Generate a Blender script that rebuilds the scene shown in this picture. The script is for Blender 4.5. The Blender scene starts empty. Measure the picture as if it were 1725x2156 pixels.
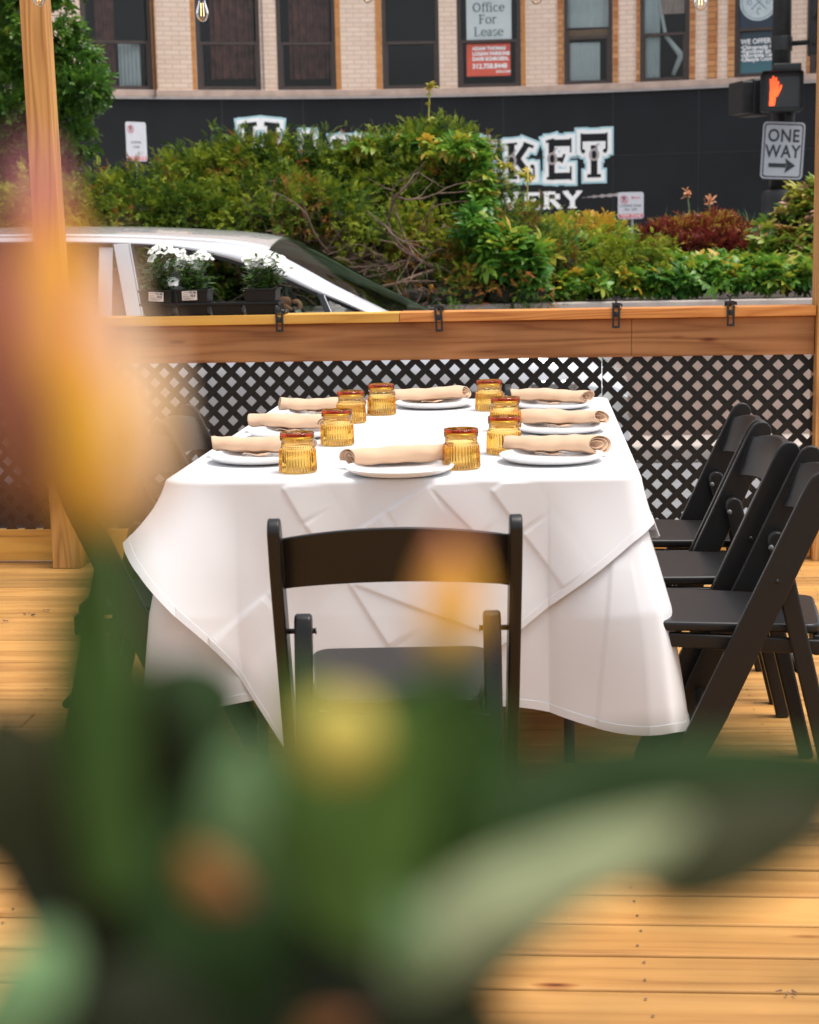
import bpy, math, random
import numpy as np
from mathutils import Vector, Matrix
R = math.radians
random.seed(7); rng = np.random.default_rng(11)
scn = bpy.context.scene

# ------------------------------------------------------------------ camera, sky, sun, exposure
F = 3500.0; CX, CY = 862.5, 1078.0          # focal length and centre in units of a 1725 x 2156 picture
YAW, PITCH, ROLL = R(4.5), R(9.4), 0.0203
CAMZ = 1.29
_f = Vector((-math.sin(YAW) * math.cos(PITCH), math.cos(YAW) * math.cos(PITCH), -math.sin(PITCH)))
_r = Vector((math.cos(YAW), math.sin(YAW), 0)); _u = _r.cross(_f)
RIGHT = _r * math.cos(ROLL) - _u * math.sin(ROLL)
UP = _u * math.cos(ROLL) + _r * math.sin(ROLL)
CAM = Vector((0, 0, CAMZ))
cd = bpy.data.cameras.new('camera'); cam = bpy.data.objects.new('camera', cd); scn.collection.objects.link(cam)
M = Matrix((( RIGHT.x, UP.x, -_f.x, CAM.x), (RIGHT.y, UP.y, -_f.y, CAM.y), (RIGHT.z, UP.z, -_f.z, CAM.z), (0, 0, 0, 1)))
cam.matrix_world = M
cd.sensor_fit = 'HORIZONTAL'; cd.sensor_width = 24; cd.lens = 24 * F / 1725
cd.clip_start = 0.02; cd.clip_end = 400
cd.dof.use_dof = True; cd.dof.focus_distance = 4.4; cd.dof.aperture_fstop = 6.3
scn.camera = cam

w = bpy.data.worlds.new('World'); scn.world = w; w.use_nodes = True
nt = w.node_tree; bg = nt.nodes['Background']
sky = nt.nodes.new('ShaderNodeTexSky'); sky.sky_type = 'NISHITA'; sky.sun_disc = False
SUN_EL, SUN_AZ = R(72), R(100)                # azimuth from +Y towards +X
sky.sun_elevation = SUN_EL; sky.sun_rotation = SUN_AZ; sky.air_density = 1.0; sky.dust_density = 3.0
hs = nt.nodes.new('ShaderNodeHueSaturation'); hs.inputs['Saturation'].default_value = 0.30
nt.links.new(sky.outputs[0], hs.inputs['Color']); nt.links.new(hs.outputs[0], bg.inputs['Color'])
bg.inputs['Strength'].default_value = 0.15
sd = bpy.data.lights.new('sun', 'SUN'); sun = bpy.data.objects.new('sun', sd); scn.collection.objects.link(sun)
sd.energy = 1.5; sd.angle = R(25); sd.color = (1.0, 0.94, 0.86)
sdir = Vector((math.sin(SUN_AZ) * math.cos(SUN_EL), math.cos(SUN_AZ) * math.cos(SUN_EL), math.sin(SUN_EL)))
sun.rotation_euler = sdir.to_track_quat('Z', 'Y').to_euler(); sun.location = (5, 5, 20)
scn.view_settings.view_transform = 'Standard'; scn.view_settings.look = 'None'
scn.view_settings.exposure = 0.92; scn.view_settings.gamma = 1.0
scn.render.engine = 'CYCLES'
scn.cycles.use_denoising = True
scn.cycles.max_bounces = 12; scn.cycles.transparent_max_bounces = 16; scn.cycles.transmission_bounces = 12
scn.cycles.sample_clamp_indirect = 8

# ------------------------------------------------------------------ helpers
def ray(px, py):
    return (_f * F + RIGHT * (px - CX) - UP * (py - CY)).normalized()
def atY(px, py, Y):
    d = ray(px, py); return CAM + d * (Y / d.y)
def atZ(px, py, Z):
    d = ray(px, py); return CAM + d * ((Z - CAMZ) / d.z)
def atD(px, py, D):
    d = ray(px, py); return CAM + d * (D / d.dot(_f))

COL = scn.collection
def tag(o, label=None, cat=None, group=None, kind=None):
    if label: o['label'] = label
    if cat: o['category'] = cat
    if group: o['group'] = group
    if kind: o['kind'] = kind
    return o
def thing(name, label, cat, loc=(0, 0, 0), rz=0, group=None):
    o = bpy.data.objects.new(name, None); COL.objects.link(o)
    o.location = loc; o.rotation_euler = (0, 0, rz); o.empty_display_size = 0.1
    return tag(o, label, cat, group)
def origin_of(p):
    v = Vector((0, 0, 0))
    while p is not None:
        v += Vector(p.location); p = p.parent
    return v
def link(name, me, mat, parent=None, world=False, smooth=False):
    if world and parent is not None:
        me.transform(Matrix.Translation(-origin_of(parent)))
    if mat is not None: me.materials.append(mat)
    o = bpy.data.objects.new(name, me); COL.objects.link(o)
    if parent is not None: o.parent = parent
    if smooth:
        me.polygons.foreach_set('use_smooth', [True] * len(me.polygons))
    me.update()
    return o
def copy_tree(o, parent=None):
    c = o.copy(); COL.objects.link(c)
    if parent is not None: c.parent = parent
    for ch in list(o.children): copy_tree(ch, c)
    return c

class MB:
    def __init__(s): s.v = []; s.f = []
    def add(s, vs, fs):
        n = len(s.v); s.v += [tuple(p) for p in vs]; s.f += [tuple(n + i for i in f) for f in fs]; return s
    def box(s, c, size, rot=None):
        x, y, z = size[0] / 2, size[1] / 2, size[2] / 2
        vs = [Vector((a * x, b * y, d * z)) for d in (-1, 1) for b in (-1, 1) for a in (-1, 1)]
        if rot is not None: vs = [rot @ p for p in vs]
        c = Vector(c)
        return s.add([p + c for p in vs], [(0, 2, 3, 1), (4, 5, 7, 6), (0, 1, 5, 4), (2, 6, 7, 3), (0, 4, 6, 2), (1, 3, 7, 5)])
    def bx(s, x0, x1, y0, y1, z0, z1):
        return s.box(((x0 + x1) / 2, (y0 + y1) / 2, (z0 + z1) / 2), (x1 - x0, y1 - y0, z1 - z0))
    def prism(s, poly, fn, d0, d1):
        """poly = 2-D outline, fn(a, b, d) -> 3-D point; extruded from d0 to d1"""
        n = len(poly)
        vs = [fn(a, b, d0) for a, b in poly] + [fn(a, b, d1) for a, b in poly]
        fs = [tuple(range(n - 1, -1, -1)), tuple(range(n, 2 * n))] + [(i, (i + 1) % n, n + (i + 1) % n, n + i) for i in range(n)]
        return s.add(vs, fs)
    def tube(s, pts, rad, n=8, cap=True):
        pts = [Vector(p) for p in pts]
        if not hasattr(rad, '__len__'): rad = [rad] * len(pts)
        vs = []; prev = None
        for i, p in enumerate(pts):
            t = (pts[min(i + 1, len(pts) - 1)] - pts[max(i - 1, 0)]).normalized()
            a = prev if prev is not None else (Vector((0, 0, 1)) if abs(t.z) < .9 else Vector((1, 0, 0)))
            a = (a - t * a.dot(t)).normalized(); prev = a; b = t.cross(a)
            vs += [p + (a * math.cos(2 * math.pi * k / n) + b * math.sin(2 * math.pi * k / n)) * rad[i] for k in range(n)]
        fs = [(i * n + k, i * n + (k + 1) % n, (i + 1) * n + (k + 1) % n, (i + 1) * n + k) for i in range(len(pts) - 1) for k in range(n)]
        if cap: fs += [tuple(range(n - 1, -1, -1)), tuple((len(pts) - 1) * n + k for k in range(n))]
        return s.add(vs, fs)
    def lathe(s, prof, n=32, c=(0, 0, 0), rib=None, close=False):
        vs = []; c = Vector(c)
        for j, (r, z) in enumerate(prof):
            for k in range(n):
                a = 2 * math.pi * k / n
                rr = r + (rib(j, a) if rib else 0)
                vs.append(c + Vector((rr * math.cos(a), rr * math.sin(a), z)))
        m = len(prof); fs = []
        for j in range(m if close else m - 1):
            j2 = (j + 1) % m
            fs += [(j * n + k, j * n + (k + 1) % n, j2 * n + (k + 1) % n, j2 * n + k) for k in range(n)]
        return s.add(vs, fs)
    def grid(s, P):
        """P[i][j] 3-D points"""
        a, b = len(P), len(P[0])
        return s.add([q for row in P for q in row], [(i * b + j, i * b + j + 1, (i + 1) * b + j + 1, (i + 1) * b + j) for i in range(a - 1) for j in range(b - 1)])
    def mesh(s, name):
        me = bpy.data.meshes.new(name); me.from_pydata([tuple(p) for p in s.v], [], s.f); me.validate(); me.update(); return me
    def build(s, name, mat, parent=None, world=False, smooth=False, bevel=0, seg=2, sub=0, solid=0):
        o = link(name, s.mesh(name), mat, parent, world, smooth)
        if solid:
            m = o.modifiers.new('solid', 'SOLIDIFY'); m.thickness = solid; m.offset = 0
        if bevel:
            m = o.modifiers.new('bevel', 'BEVEL'); m.width = bevel; m.segments = seg; m.limit_method = 'ANGLE'; m.angle_limit = R(40)
            m.harden_normals = False
            o.data.polygons.foreach_set('use_smooth', [True] * len(o.data.polygons))
            w_ = o.modifiers.new('wn', 'WEIGHTED_NORMAL'); w_.keep_sharp = True
        if sub:
            m = o.modifiers.new('sub', 'SUBSURF'); m.levels = sub; m.render_levels = sub
        return o

# ------------------------------------------------------------------ materials
def newmat(name):
    m = bpy.data.materials.new(name); m.use_nodes = True
    return m, m.node_tree, m.node_tree.nodes['Principled BSDF']
def L(nt, a, b): nt.links.new(a, b)
def ramp(nt, stops):
    n = nt.nodes.new('ShaderNodeValToRGB'); e = n.color_ramp.elements
    e[0].position = stops[0][0]; e[0].color = (*stops[0][1], 1)
    e[1].position = stops[-1][0]; e[1].color = (*stops[-1][1], 1)
    for p, c in stops[1:-1]:
        k = e.new(p); k.color = (*c, 1)
    return n
def noise(nt, scale, detail=4, vec=None, rough=.5):
    n = nt.nodes.new('ShaderNodeTexNoise'); n.inputs['Scale'].default_value = scale; n.inputs['Detail'].default_value = detail
    n.inputs['Roughness'].default_value = rough
    if vec is not None: L(nt, vec, n.inputs['Vector'])
    return n
def mapping(nt, scale, out='Object'):
    t = nt.nodes.new('ShaderNodeTexCoord'); m = nt.nodes.new('ShaderNodeMapping'); m.inputs['Scale'].default_value = scale
    L(nt, t.outputs[out], m.inputs['Vector']); return m
def bump(nt, b, h, strength=.3, dist=.002):
    n = nt.nodes.new('ShaderNodeBump'); n.inputs['Strength'].default_value = strength; n.inputs['Distance'].default_value = dist
    L(nt, h, n.inputs['Height']); L(nt, n.outputs[0], b.inputs['Normal'])
def mul(nt, a, b, fac=1.0, mode='MULTIPLY'):
    n = nt.nodes.new('ShaderNodeMix'); n.data_type = 'RGBA'; n.blend_type = mode
    n.inputs['Factor'].default_value = fac
    L(nt, a, n.inputs['A']); L(nt, b, n.inputs['B']); return n.outputs['Result']
def plain(name, col, rough=.5, metal=0, var=.12, nscale=12, bmp=.0, bdist=.002, spec=.5, coat=0):
    m, nt, b = newmat(name)
    mp = mapping(nt, (1, 1, 1)); n = noise(nt, nscale, 5, mp.outputs[0])
    lo = tuple(c * (1 - var) for c in col); hi = tuple(min(1, c * (1 + var)) for c in col)
    r = ramp(nt, [(.3, lo), (.7, hi)]); L(nt, n.outputs[0], r.inputs[0]); L(nt, r.outputs[0], b.inputs['Base Color'])
    b.inputs['Roughness'].default_value = rough; b.inputs['Metallic'].default_value = metal
    b.inputs['Specular IOR Level'].default_value = spec; b.inputs['Coat Weight'].default_value = coat
    if bmp: bump(nt, b, n.outputs[0], bmp, bdist)
    return m
def wood(name, light, mid, dark, axis=0, rough=.6, ring=9, island=.0, knots=True, weather=0.0, bm=.35):
    m, nt, b = newmat(name)
    s = [14, 14, 14]; s[axis] = 1.1
    tc = nt.nodes.new('ShaderNodeTexCoord')
    geo = nt.nodes.new('ShaderNodeNewGeometry')
    off = nt.nodes.new('ShaderNodeVectorMath'); off.operation = 'SCALE'
    cmb = nt.nodes.new('ShaderNodeCombineXYZ')
    for k in range(3): L(nt, geo.outputs['Random Per Island'], cmb.inputs[k])
    L(nt, cmb.outputs[0], off.inputs[0]); off.inputs['Scale'].default_value = 23.0
    add = nt.nodes.new('ShaderNodeVectorMath'); L(nt, tc.outputs['Object'], add.inputs[0]); L(nt, off.outputs[0], add.inputs[1])
    mp = nt.nodes.new('ShaderNodeMapping'); mp.inputs['Scale'].default_value = s; L(nt, add.outputs[0], mp.inputs['Vector'])
    # wavy growth rings: warp by a slow noise, then bands
    slow = noise(nt, .55, 2, mp.outputs[0])
    ma = nt.nodes.new('ShaderNodeMath'); ma.operation = 'MULTIPLY'; ma.inputs[1].default_value = ring; L(nt, slow.outputs[0], ma.inputs[0])
    fr = nt.nodes.new('ShaderNodeMath'); fr.operation = 'PINGPONG'; fr.inputs[1].default_value = .5; L(nt, ma.outputs[0], fr.inputs[0])
    s2 = [90, 90, 90]; s2[axis] = 2.5
    mp2 = nt.nodes.new('ShaderNodeMapping'); mp2.inputs['Scale'].default_value = s2; L(nt, add.outputs[0], mp2.inputs['Vector'])
    fine = noise(nt, 1.0, 4, mp2.outputs[0], .6)
    mx = nt.nodes.new('ShaderNodeMath'); mx.operation = 'MULTIPLY_ADD'; mx.inputs[1].default_value = .5
    L(nt, fine.outputs[0], mx.inputs[0])
    mx.inputs[1].default_value = .62
    m3 = nt.nodes.new('ShaderNodeMath'); m3.operation = 'MULTIPLY'; m3.inputs[1].default_value = .95; L(nt, fr.outputs[0], m3.inputs[0]); L(nt, m3.outputs[0], mx.inputs[2])
    rp = ramp(nt, [(.12, dark), (.38, mid), (.72, light)]); L(nt, mx.outputs[0], rp.inputs[0])
    col = rp.outputs[0]
    if knots:
        s3 = [7, 7, 7]; s3[axis] = 1.7
        mp3 = nt.nodes.new('ShaderNodeMapping'); mp3.inputs['Scale'].default_value = s3; L(nt, add.outputs[0], mp3.inputs['Vector'])
        vo = nt.nodes.new('ShaderNodeTexVoronoi'); vo.inputs['Scale'].default_value = 1.0; L(nt, mp3.outputs[0], vo.inputs['Vector'])
        kr = ramp(nt, [(.018, (.14, .06, .03)), (.045, (.60, .42, .30)), (.085, (1, 1, 1))]); L(nt, vo.outputs['Distance'], kr.inputs[0])
        col = mul(nt, col, kr.outputs[0])
    if island:
        ir = ramp(nt, [(0, (1 - island,) * 3), (1, (1 + island * .4, 1 + island * .35, 1 + island * .2))]); L(nt, geo.outputs['Random Per Island'], ir.inputs[0])
        col = mul(nt, col, ir.outputs[0])
    if weather:
        n4 = noise(nt, 2.3, 5, tc.outputs['Object']); wr = ramp(nt, [(.35, (1 - weather, 1 - weather * .8, 1 - weather * .7)), (.62, (1, 1, 1))]); L(nt, n4.outputs[0], wr.inputs[0])
        col = mul(nt, col, wr.outputs[0])
    L(nt, col, b.inputs['Base Color']); b.inputs['Roughness'].default_value = rough; b.inputs['Specular IOR Level'].default_value = .25
    bump(nt, b, mx.outputs[0], bm, .0015)
    return m
def leafmat(name, stops, trans=.35, rough=.5, attr='tint', spec=.4):
    m, nt, b = newmat(name)
    a = nt.nodes.new('ShaderNodeAttribute'); a.attribute_name = attr
    r = ramp(nt, stops); L(nt, a.outputs['Fac'], r.inputs[0]); L(nt, r.outputs[0], b.inputs['Base Color'])
    b.inputs['Roughness'].default_value = rough; b.inputs['Specular IOR Level'].default_value = spec
    t = nt.nodes.new('ShaderNodeBsdfTranslucent'); L(nt, r.outputs[0], t.inputs['Color'])
    mx = nt.nodes.new('ShaderNodeMixShader'); mx.inputs[0].default_value = trans
    out = nt.nodes['Material Output']; L(nt, b.outputs[0], mx.inputs[1]); L(nt, t.outputs[0], mx.inputs[2]); L(nt, mx.outputs[0], out.inputs['Surface'])
    return m

MT = {}
MT['black'] = plain('black_resin', (.0085, .0078, .0078), .36, var=.1, nscale=60, bmp=.05, bdist=.0005, spec=.32)
MT['blackmatt'] = plain('black_plastic', (.009, .009, .009), .45, var=.15, nscale=20, spec=.25)
MT['lattice'] = plain('lattice_plastic', (.010, .0095, .009), .55, var=.15, nscale=8, spec=.3)
MT['bracket'] = plain('bracket_metal', (.012, .012, .013), .35, metal=.0, var=.2, nscale=90, bmp=.15, bdist=.0004)
MT['board'] = wood('treated_pine_board', (.45, .205, .080), (.34, .14, .050), (.15, .052, .018), 0, .55, 8, weather=.25)
MT['capyellow'] = wood('yellow_pine_cap', (.66, .36, .075), (.56, .28, .055), (.30, .13, .03), 0, .55, 6, knots=False)
MT['caporange'] = wood('orange_pine_cap', (.62, .26, .07), (.50, .18, .045), (.27, .09, .024), 0, .55, 14, knots=False)
MT['post'] = wood('pine_post', (.60, .31, .10), (.45, .21, .065), (.23, .095, .03), 2, .55, 11, knots=False)
MT['deck'] = wood('deck_boards', (.56, .285, .085), (.46, .22, .060), (.27, .115, .032), 0, .55, 5, island=.32, weather=.24)
MT['plate'] = plain('white_ceramic', (.80, .79, .78), .18, var=.01)
MT['asphalt'] = plain('asphalt', (.19, .19, .195), .9, var=.25, nscale=40, bmp=.4, bdist=.004)
MT['concrete'] = plain('concrete', (.42, .36, .32), .85, var=.12, nscale=6, bmp=.2, bdist=.003)
MT['wallconc'] = plain('planter_concrete', (.40, .30, .25), .85, var=.14, nscale=5, bmp=.3, bdist=.004)
MT['carpaint'] = plain('silver_white_paint', (.56, .57, .59), .22, metal=.25, var=.02, coat=.8)
MT['trim'] = plain('black_trim', (.012, .013, .015), .3)
MT['chrome'] = plain('chrome_trim', (.6, .6, .6), .18, metal=1, var=.02)
MT['rubber'] = plain('rubber', (.015, .015, .015), .8)
MT['interior'] = plain('car_interior', (.02, .02, .022), .7)
MT['bandpaint'] = plain('black_wall_paint', (.0165, .018, .0205), .8, spec=.2, var=.16, nscale=1.2, bmp=.15, bdist=.004)
MT['frame'] = plain('window_frame_paint', (.052, .036, .030), .5, var=.2)
MT['stone'] = plain('stone_sill', (.46, .34, .28), .8, var=.18, nscale=5, bmp=.3, bdist=.006)
MT['white'] = plain('white_paint', (.80, .80, .80), .5, var=.02)
MT['cyan'] = plain('pale_cyan_paint', (.42, .66, .72), .5, var=.03)
MT['ink'] = plain('black_ink', (.02, .025, .028), .6)
MT['darkpole'] = plain('black_pole_paint', (.018, .018, .019), .5, var=.3)
MT['twig'] = plain('twig_bark', (.14, .088, .062), .9, var=.45, nscale=30)
MT['core'] = plain('shrub_shade_core', (.022, .020, .011), .95, var=.5, nscale=40, bmp=1, bdist=.05)  # dark inner mass; its colour stands in for shade deep in the foliage
MT['bark'] = plain('tree_bark', (.09, .065, .045), .9, var=.4, nscale=25, bmp=.6, bdist=.01)
MT['stem'] = plain('green_stem', (.10, .17, .04), .5, var=.2)
MT['soil'] = plain('soil', (.035, .024, .017), .95, var=.4, nscale=30, bmp=1, bdist=.02)
MT['skin'] = plain('skin', (.42, .20, .13), .5, var=.08)
MT['shirt'] = plain('dark_shirt', (.03, .028, .03), .8)
MT['signred'] = plain('sign_red', (.62, .055, .09), .5, var=.03)
MT['signwhite'] = plain('sign_white', (.60, .60, .64), .4, var=.03)
MT['owsign'] = plain('one_way_white', (.40, .41, .44), .4, var=.04)
MT['alu'] = plain('galvanised_post', (.16, .16, .16), .5, metal=.6)

def glassmat(name, col, ior=1.5, gloss=.15):
    m, nt, b = newmat(name); nt.nodes.remove(b); out = nt.nodes['Material Output']
    t = nt.nodes.new('ShaderNodeBsdfTransparent'); t.inputs[0].default_value = (*col, 1)
    g = nt.nodes.new('ShaderNodeBsdfGlossy'); g.inputs['Roughness'].default_value = .02
    fz = nt.nodes.new('ShaderNodeFresnel'); fz.inputs[0].default_value = ior
    ad = nt.nodes.new('ShaderNodeMath'); ad.operation = 'ADD'; ad.inputs[1].default_value = gloss; L(nt, fz.outputs[0], ad.inputs[0]); ad.use_clamp = True
    mx = nt.nodes.new('ShaderNodeMixShader'); (L(nt, ad.outputs[0], mx.inputs[0]) if ior > 1.2 else setattr(mx.inputs[0], 'default_value', .14)); L(nt, t.outputs[0], mx.inputs[1]); L(nt, g.outputs[0], mx.inputs[2]); L(nt, mx.outputs[0], out.inputs['Surface'])
    return m
MT['pane'] = glassmat('window_glass', (.88, .90, .90), 1.32, gloss=.0)
MT['carglass'] = glassmat('tinted_car_glass', (.35, .40, .38), 1.22, gloss=.0)
MT['screen'] = glassmat('windscreen_glass', (.30, .36, .28), 1.13, gloss=.0)
MT['clearglass'] = glassmat('clear_bulb_glass', (.95, .95, .93), gloss=.03)

def amber():
    m, nt, b = newmat('amber_glass'); nt.nodes.remove(b)
    g_ = nt.nodes.new('ShaderNodeBsdfGlass'); g_.inputs['Color'].default_value = (1, .97, .88, 1); g_.inputs['Roughness'].default_value = .0; g_.inputs['IOR'].default_value = 1.45
    va = nt.nodes.new('ShaderNodeVolumeAbsorption'); va.inputs['Color'].default_value = (.966, .820, .31, 1); va.inputs['Density'].default_value = 215
    out = nt.nodes['Material Output']; L(nt, g_.outputs[0], out.inputs['Surface']); L(nt, va.outputs[0], out.inputs['Volume'])
    return m
MT['amber'] = amber()

def cloth(name, col, scale=900, var=.03, sheen=.2, trans=0.0):
    m, nt, b = newmat(name)
    mp = mapping(nt, (1, 1, 1)); n = noise(nt, 5, 4, mp.outputs[0])
    r = ramp(nt, [(.3, tuple(c * (1 - var) for c in col)), (.7, col)]); L(nt, n.outputs[0], r.inputs[0]); L(nt, r.outputs[0], b.inputs['Base Color'])
    b.inputs['Roughness'].default_value = .85; b.inputs['Sheen Weight'].default_value = sheen; b.inputs['Specular IOR Level'].default_value = .2
    n2 = noise(nt, scale, 2, mp.outputs[0]); bump(nt, b, n2.outputs[0], .25, .0006)
    if trans:
        t = nt.nodes.new('ShaderNodeBsdfTranslucent'); L(nt, r.outputs[0], t.inputs['Color'])
        mx = nt.nodes.new('ShaderNodeMixShader'); mx.inputs[0].default_value = trans
        out = nt.nodes['Material Output']; L(nt, b.outputs[0], mx.inputs[1]); L(nt, t.outputs[0], mx.inputs[2]); L(nt, mx.outputs[0], out.inputs['Surface'])
    return m
MT['linen'] = cloth('white_linen', (.735, .72, .722), trans=.10)
MT['napkin'] = cloth('beige_napkin', (.62, .405, .265), scale=1400, var=.06)

def brickmat(name, c1, c2, mortar, sc=1.0, bw=.21, bh=.068):
    m, nt, b = newmat(name)
    tc = nt.nodes.new('ShaderNodeTexCoord'); sp = nt.nodes.new('ShaderNodeSeparateXYZ'); L(nt, tc.outputs['Object'], sp.inputs[0])
    cb = nt.nodes.new('ShaderNodeCombineXYZ'); L(nt, sp.outputs[0], cb.inputs[0]); L(nt, sp.outputs[2], cb.inputs[1])
    br = nt.nodes.new('ShaderNodeTexBrick'); L(nt, cb.outputs[0], br.inputs['Vector'])
    br.inputs['Scale'].default_value = 1.0; br.inputs['Brick Width'].default_value = bw; br.inputs['Row Height'].default_value = bh
    br.inputs['Mortar Size'].default_value = .007; br.inputs['Mortar Smooth'].default_value = .3
    br.inputs['Color1'].default_value = (*c1, 1); br.inputs['Color2'].default_value = (*c2, 1); br.inputs['Mortar'].default_value = (*mortar, 1)
    n = noise(nt, 1.5, 5, tc.outputs['Object']); r = ramp(nt, [(.3, (.86, .84, .80)), (.7, (1, 1, 1))]); L(nt, n.outputs[0], r.inputs[0])
    L(nt, mul(nt, br.outputs[0], r.outputs[0]), b.inputs['Base Color']); b.inputs['Roughness'].default_value = .85
    bump(nt, b, br.outputs['Fac'], -.5, .006)
    return m
MT['cream'] = brickmat('cream_brick', (.75, .575, .465), (.82, .655, .54), (.58, .44, .35))
MT['orange'] = brickmat('orange_brick', (.62, .28, .08), (.52, .20, .05), (.42, .24, .12), bw=.24)
MT['rustic'] = brickmat('rustic_orange_brick', (.42, .15, .05), (.62, .32, .13), (.20, .09, .04), bw=.28, bh=.085)

# ------------------------------------------------------------------ ground and deck
g = MB(); g.add([(-60, -20, -.13), (60, -20, -.13), (60, 80, -.13), (-60, 80, -.13)], [(0, 1, 2, 3)])
tag(g.build('street', MT['asphalt']), kind='structure')
YF = 6.56                                     # plane of the railing's near face
d = MB(); y = -1.2; k = 0
while y < YF + .10:
    j = rng.uniform(-1.6, -.3) if k % 2 else rng.uniform(.7, 2.6)
    dz = rng.uniform(-.0012, .0012)
    xs = [-6, j, j + rng.choice([2.44, 3.05]), 6]
    if k % 3 == 1: xs = [-6, 6]
    for a, b_ in zip(xs[:-1], xs[1:]):
        if b_ > a: d.bx(a + .0015, b_ - .0015, y, y + .1325, -.038 + dz, dz)
    y += .140; k += 1
deck = d.build('deck', MT['deck'], bevel=.006, seg=2); tag(deck, kind='structure')
sc_ = MB(); xj0 = atZ(1350, 1998, 0).x; y = -1.2; k = 0
while y < YF + .05:
    if y > 1.8:
        for q in range(-7, 8):
            for dy_ in (.032, .100):
                c_ = (xj0 + q * .4064 + random.uniform(-.006, .006), y + dy_ + random.uniform(-.004, .004)); n0 = len(sc_.v)
                sc_.v += [(c_[0] + 0.0032 * math.cos(a * 1.0472), c_[1] + .0032 * math.sin(a * 1.0472), .0022) for a in range(6)]; sc_.f.append(tuple(range(n0, n0 + 6)))
    y += .140
so_ = sc_.build('screw_heads', plain('dull_screws', (.12, .07, .035), .6), deck); so_['kind'] = 'structure'
# little debris on the boards
for i, (px, py) in enumerate([(55, 1293), (70, 1297), (98, 1286), (10, 1308), (1660, 2093), (47, 1860)]):
    p = atZ(px, py, .003); b_ = MB()
    for q in range(4):
        a = random.uniform(0, 6.28); o = Vector((random.uniform(-.012, .012), random.uniform(-.012, .012), random.uniform(.001, .004)))
        b_.tube([p + o, p + o + Vector((math.cos(a) * .012, math.sin(a) * .012, .001))], [.002, .0008], 5)
    tag(b_.build('debris', MT['twig']), ['dark seed husk on the deck boards left of the table', 'small leaf crumb next to the dark husk on the left boards', 'tiny curled twig on the left deck boards', 'tiny dark speck at the left edge of the deck', 'dark knot crumb on the boards at lower right', 'brown fleck on the boards at lower left'][i], 'debris', 'debris on the deck')

# ------------------------------------------------------------------ wooden railing
RX0, RX1 = -3.4, atY(1716, 700, YF).x
rail = thing('wooden_railing', 'wooden deck railing with black diamond lattice under a flat cap', 'railing', (0, YF, 0))
ztop = atY(840, 658, YF - .03).z
capth = .038
seam = atY(841, 670, YF - .03).x
MB().bx(RX0, seam - .001, YF - .035, YF + .10, ztop - capth, ztop).build('top_cap', MT['capyellow'], rail, True, bevel=.003)
MB().bx(seam + .001, RX1, YF - .035, YF + .10, ztop - capth, ztop + .001).build('top_cap', MT['caporange'], rail, True, bevel=.003)
bt = ztop - capth - .002; bb = atY(862, 758, YF).z
b1 = atY(1330, 700, YF).x + .4
MB().bx(RX0, b1 - .4, YF, YF + .038, bb, bt).build('rail_board', MT['board'], rail, True, bevel=.003)
MB().bx(b1 - .4 + .0006, RX1, YF, YF + .038, bb, bt + .0005).build('rail_board', MT['board'], rail, True, bevel=.003)
lb = atY(1690, 1104, YF).z
MB().bx(RX0, RX1, YF, YF + .038, .012, lb).build('bottom_board', MT['capyellow'], rail, True, bevel=.003)
def clip(poly, x0, x1, z0, z1):
    for ax, lim, sg in ((0, x0, 1), (0, x1, -1), (1, z0, 1), (1, z1, -1)):
        out = []
        for i in range(len(poly)):
            p, q = poly[i], poly[(i + 1) % len(poly)]
            dp, dq = sg * (p[ax] - lim), sg * (q[ax] - lim)
            if dp >= 0: out.append(p)
            if dp * dq < 0:
                t = dp / (dp - dq); out.append((p[0] + (q[0] - p[0]) * t, p[1] + (q[1] - p[1]) * t))
        poly = out
        if len(poly) < 3: return None
    return poly
def lattice(x0, x1, z0, z1, y, off):
    mb = MB(); P = .0778; hw = .0245 / 2 * math.sqrt(2)
    n = int((x1 - x0 + (z1 - z0)) / P) + 4
    for layer in (0, 1):
        for i in range(-n, n + 1):
            c = x0 + i * P + off
            s = 1 if layer == 0 else -1
            H = z1 - z0 + .1
            pl = [(c - hw - s * .0, z0 - .05), (c + hw, z0 - .05), (c + hw + s * (H), z0 - .05 + H), (c - hw + s * (H), z0 - .05 + H)]
            cp = clip(pl, x0, x1, z0, z1)
            if cp:
                yy = y + layer * .0045
                if s < 0 or True:
                    mb.prism(cp, lambda a, b, dd: (a, dd, b), yy, yy + .0044)
    return mb
ls = atY(1268, 850, YF).x
lattice(RX0, ls - .0015, lb - .02, bb + .02, YF + .012, .0).build('lattice_panel', MT['lattice'], rail, True)
lattice(ls + .0015, RX1, lb - .02, bb + .02, YF + .012, .021).build('lattice_panel', MT['lattice'], rail, True)
# posts
pr = atY(1700, 1183, YF - .02)
MB().bx(RX1 + .002, RX1 + .142, YF - .045, YF + .095, .0, 3.3).build('post', MT['post'], rail, True, bevel=.004)
pm = MB()
a = atY(45, 0, YF - .10); b_ = atY(73, 470, YF - .10); a2 = atY(98, 0, YF - .10); b2 = atY(128, 470, YF - .10)
def along(p, q, z): return p + (q - p) * ((z - p.z) / (q.z - p.z))
wv = []
for z in (0.002, 3.3):
    l, r_ = along(a, b_, z), along(a2, b2, z)
    wv += [(l.x, YF - .13, z), (r_.x, YF - .13, z), (r_.x, YF - .041, z), (l.x, YF - .041, z)]
pm.add(wv, [(3, 2, 1, 0), (4, 5, 6, 7), (0, 1, 5, 4), (1, 2, 6, 5), (2, 3, 7, 6), (3, 0, 4, 7)])
tag(pm.build('post', MT['post'], rail, True, bevel=.004), 'leaning timber post nearer the left side')

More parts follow.
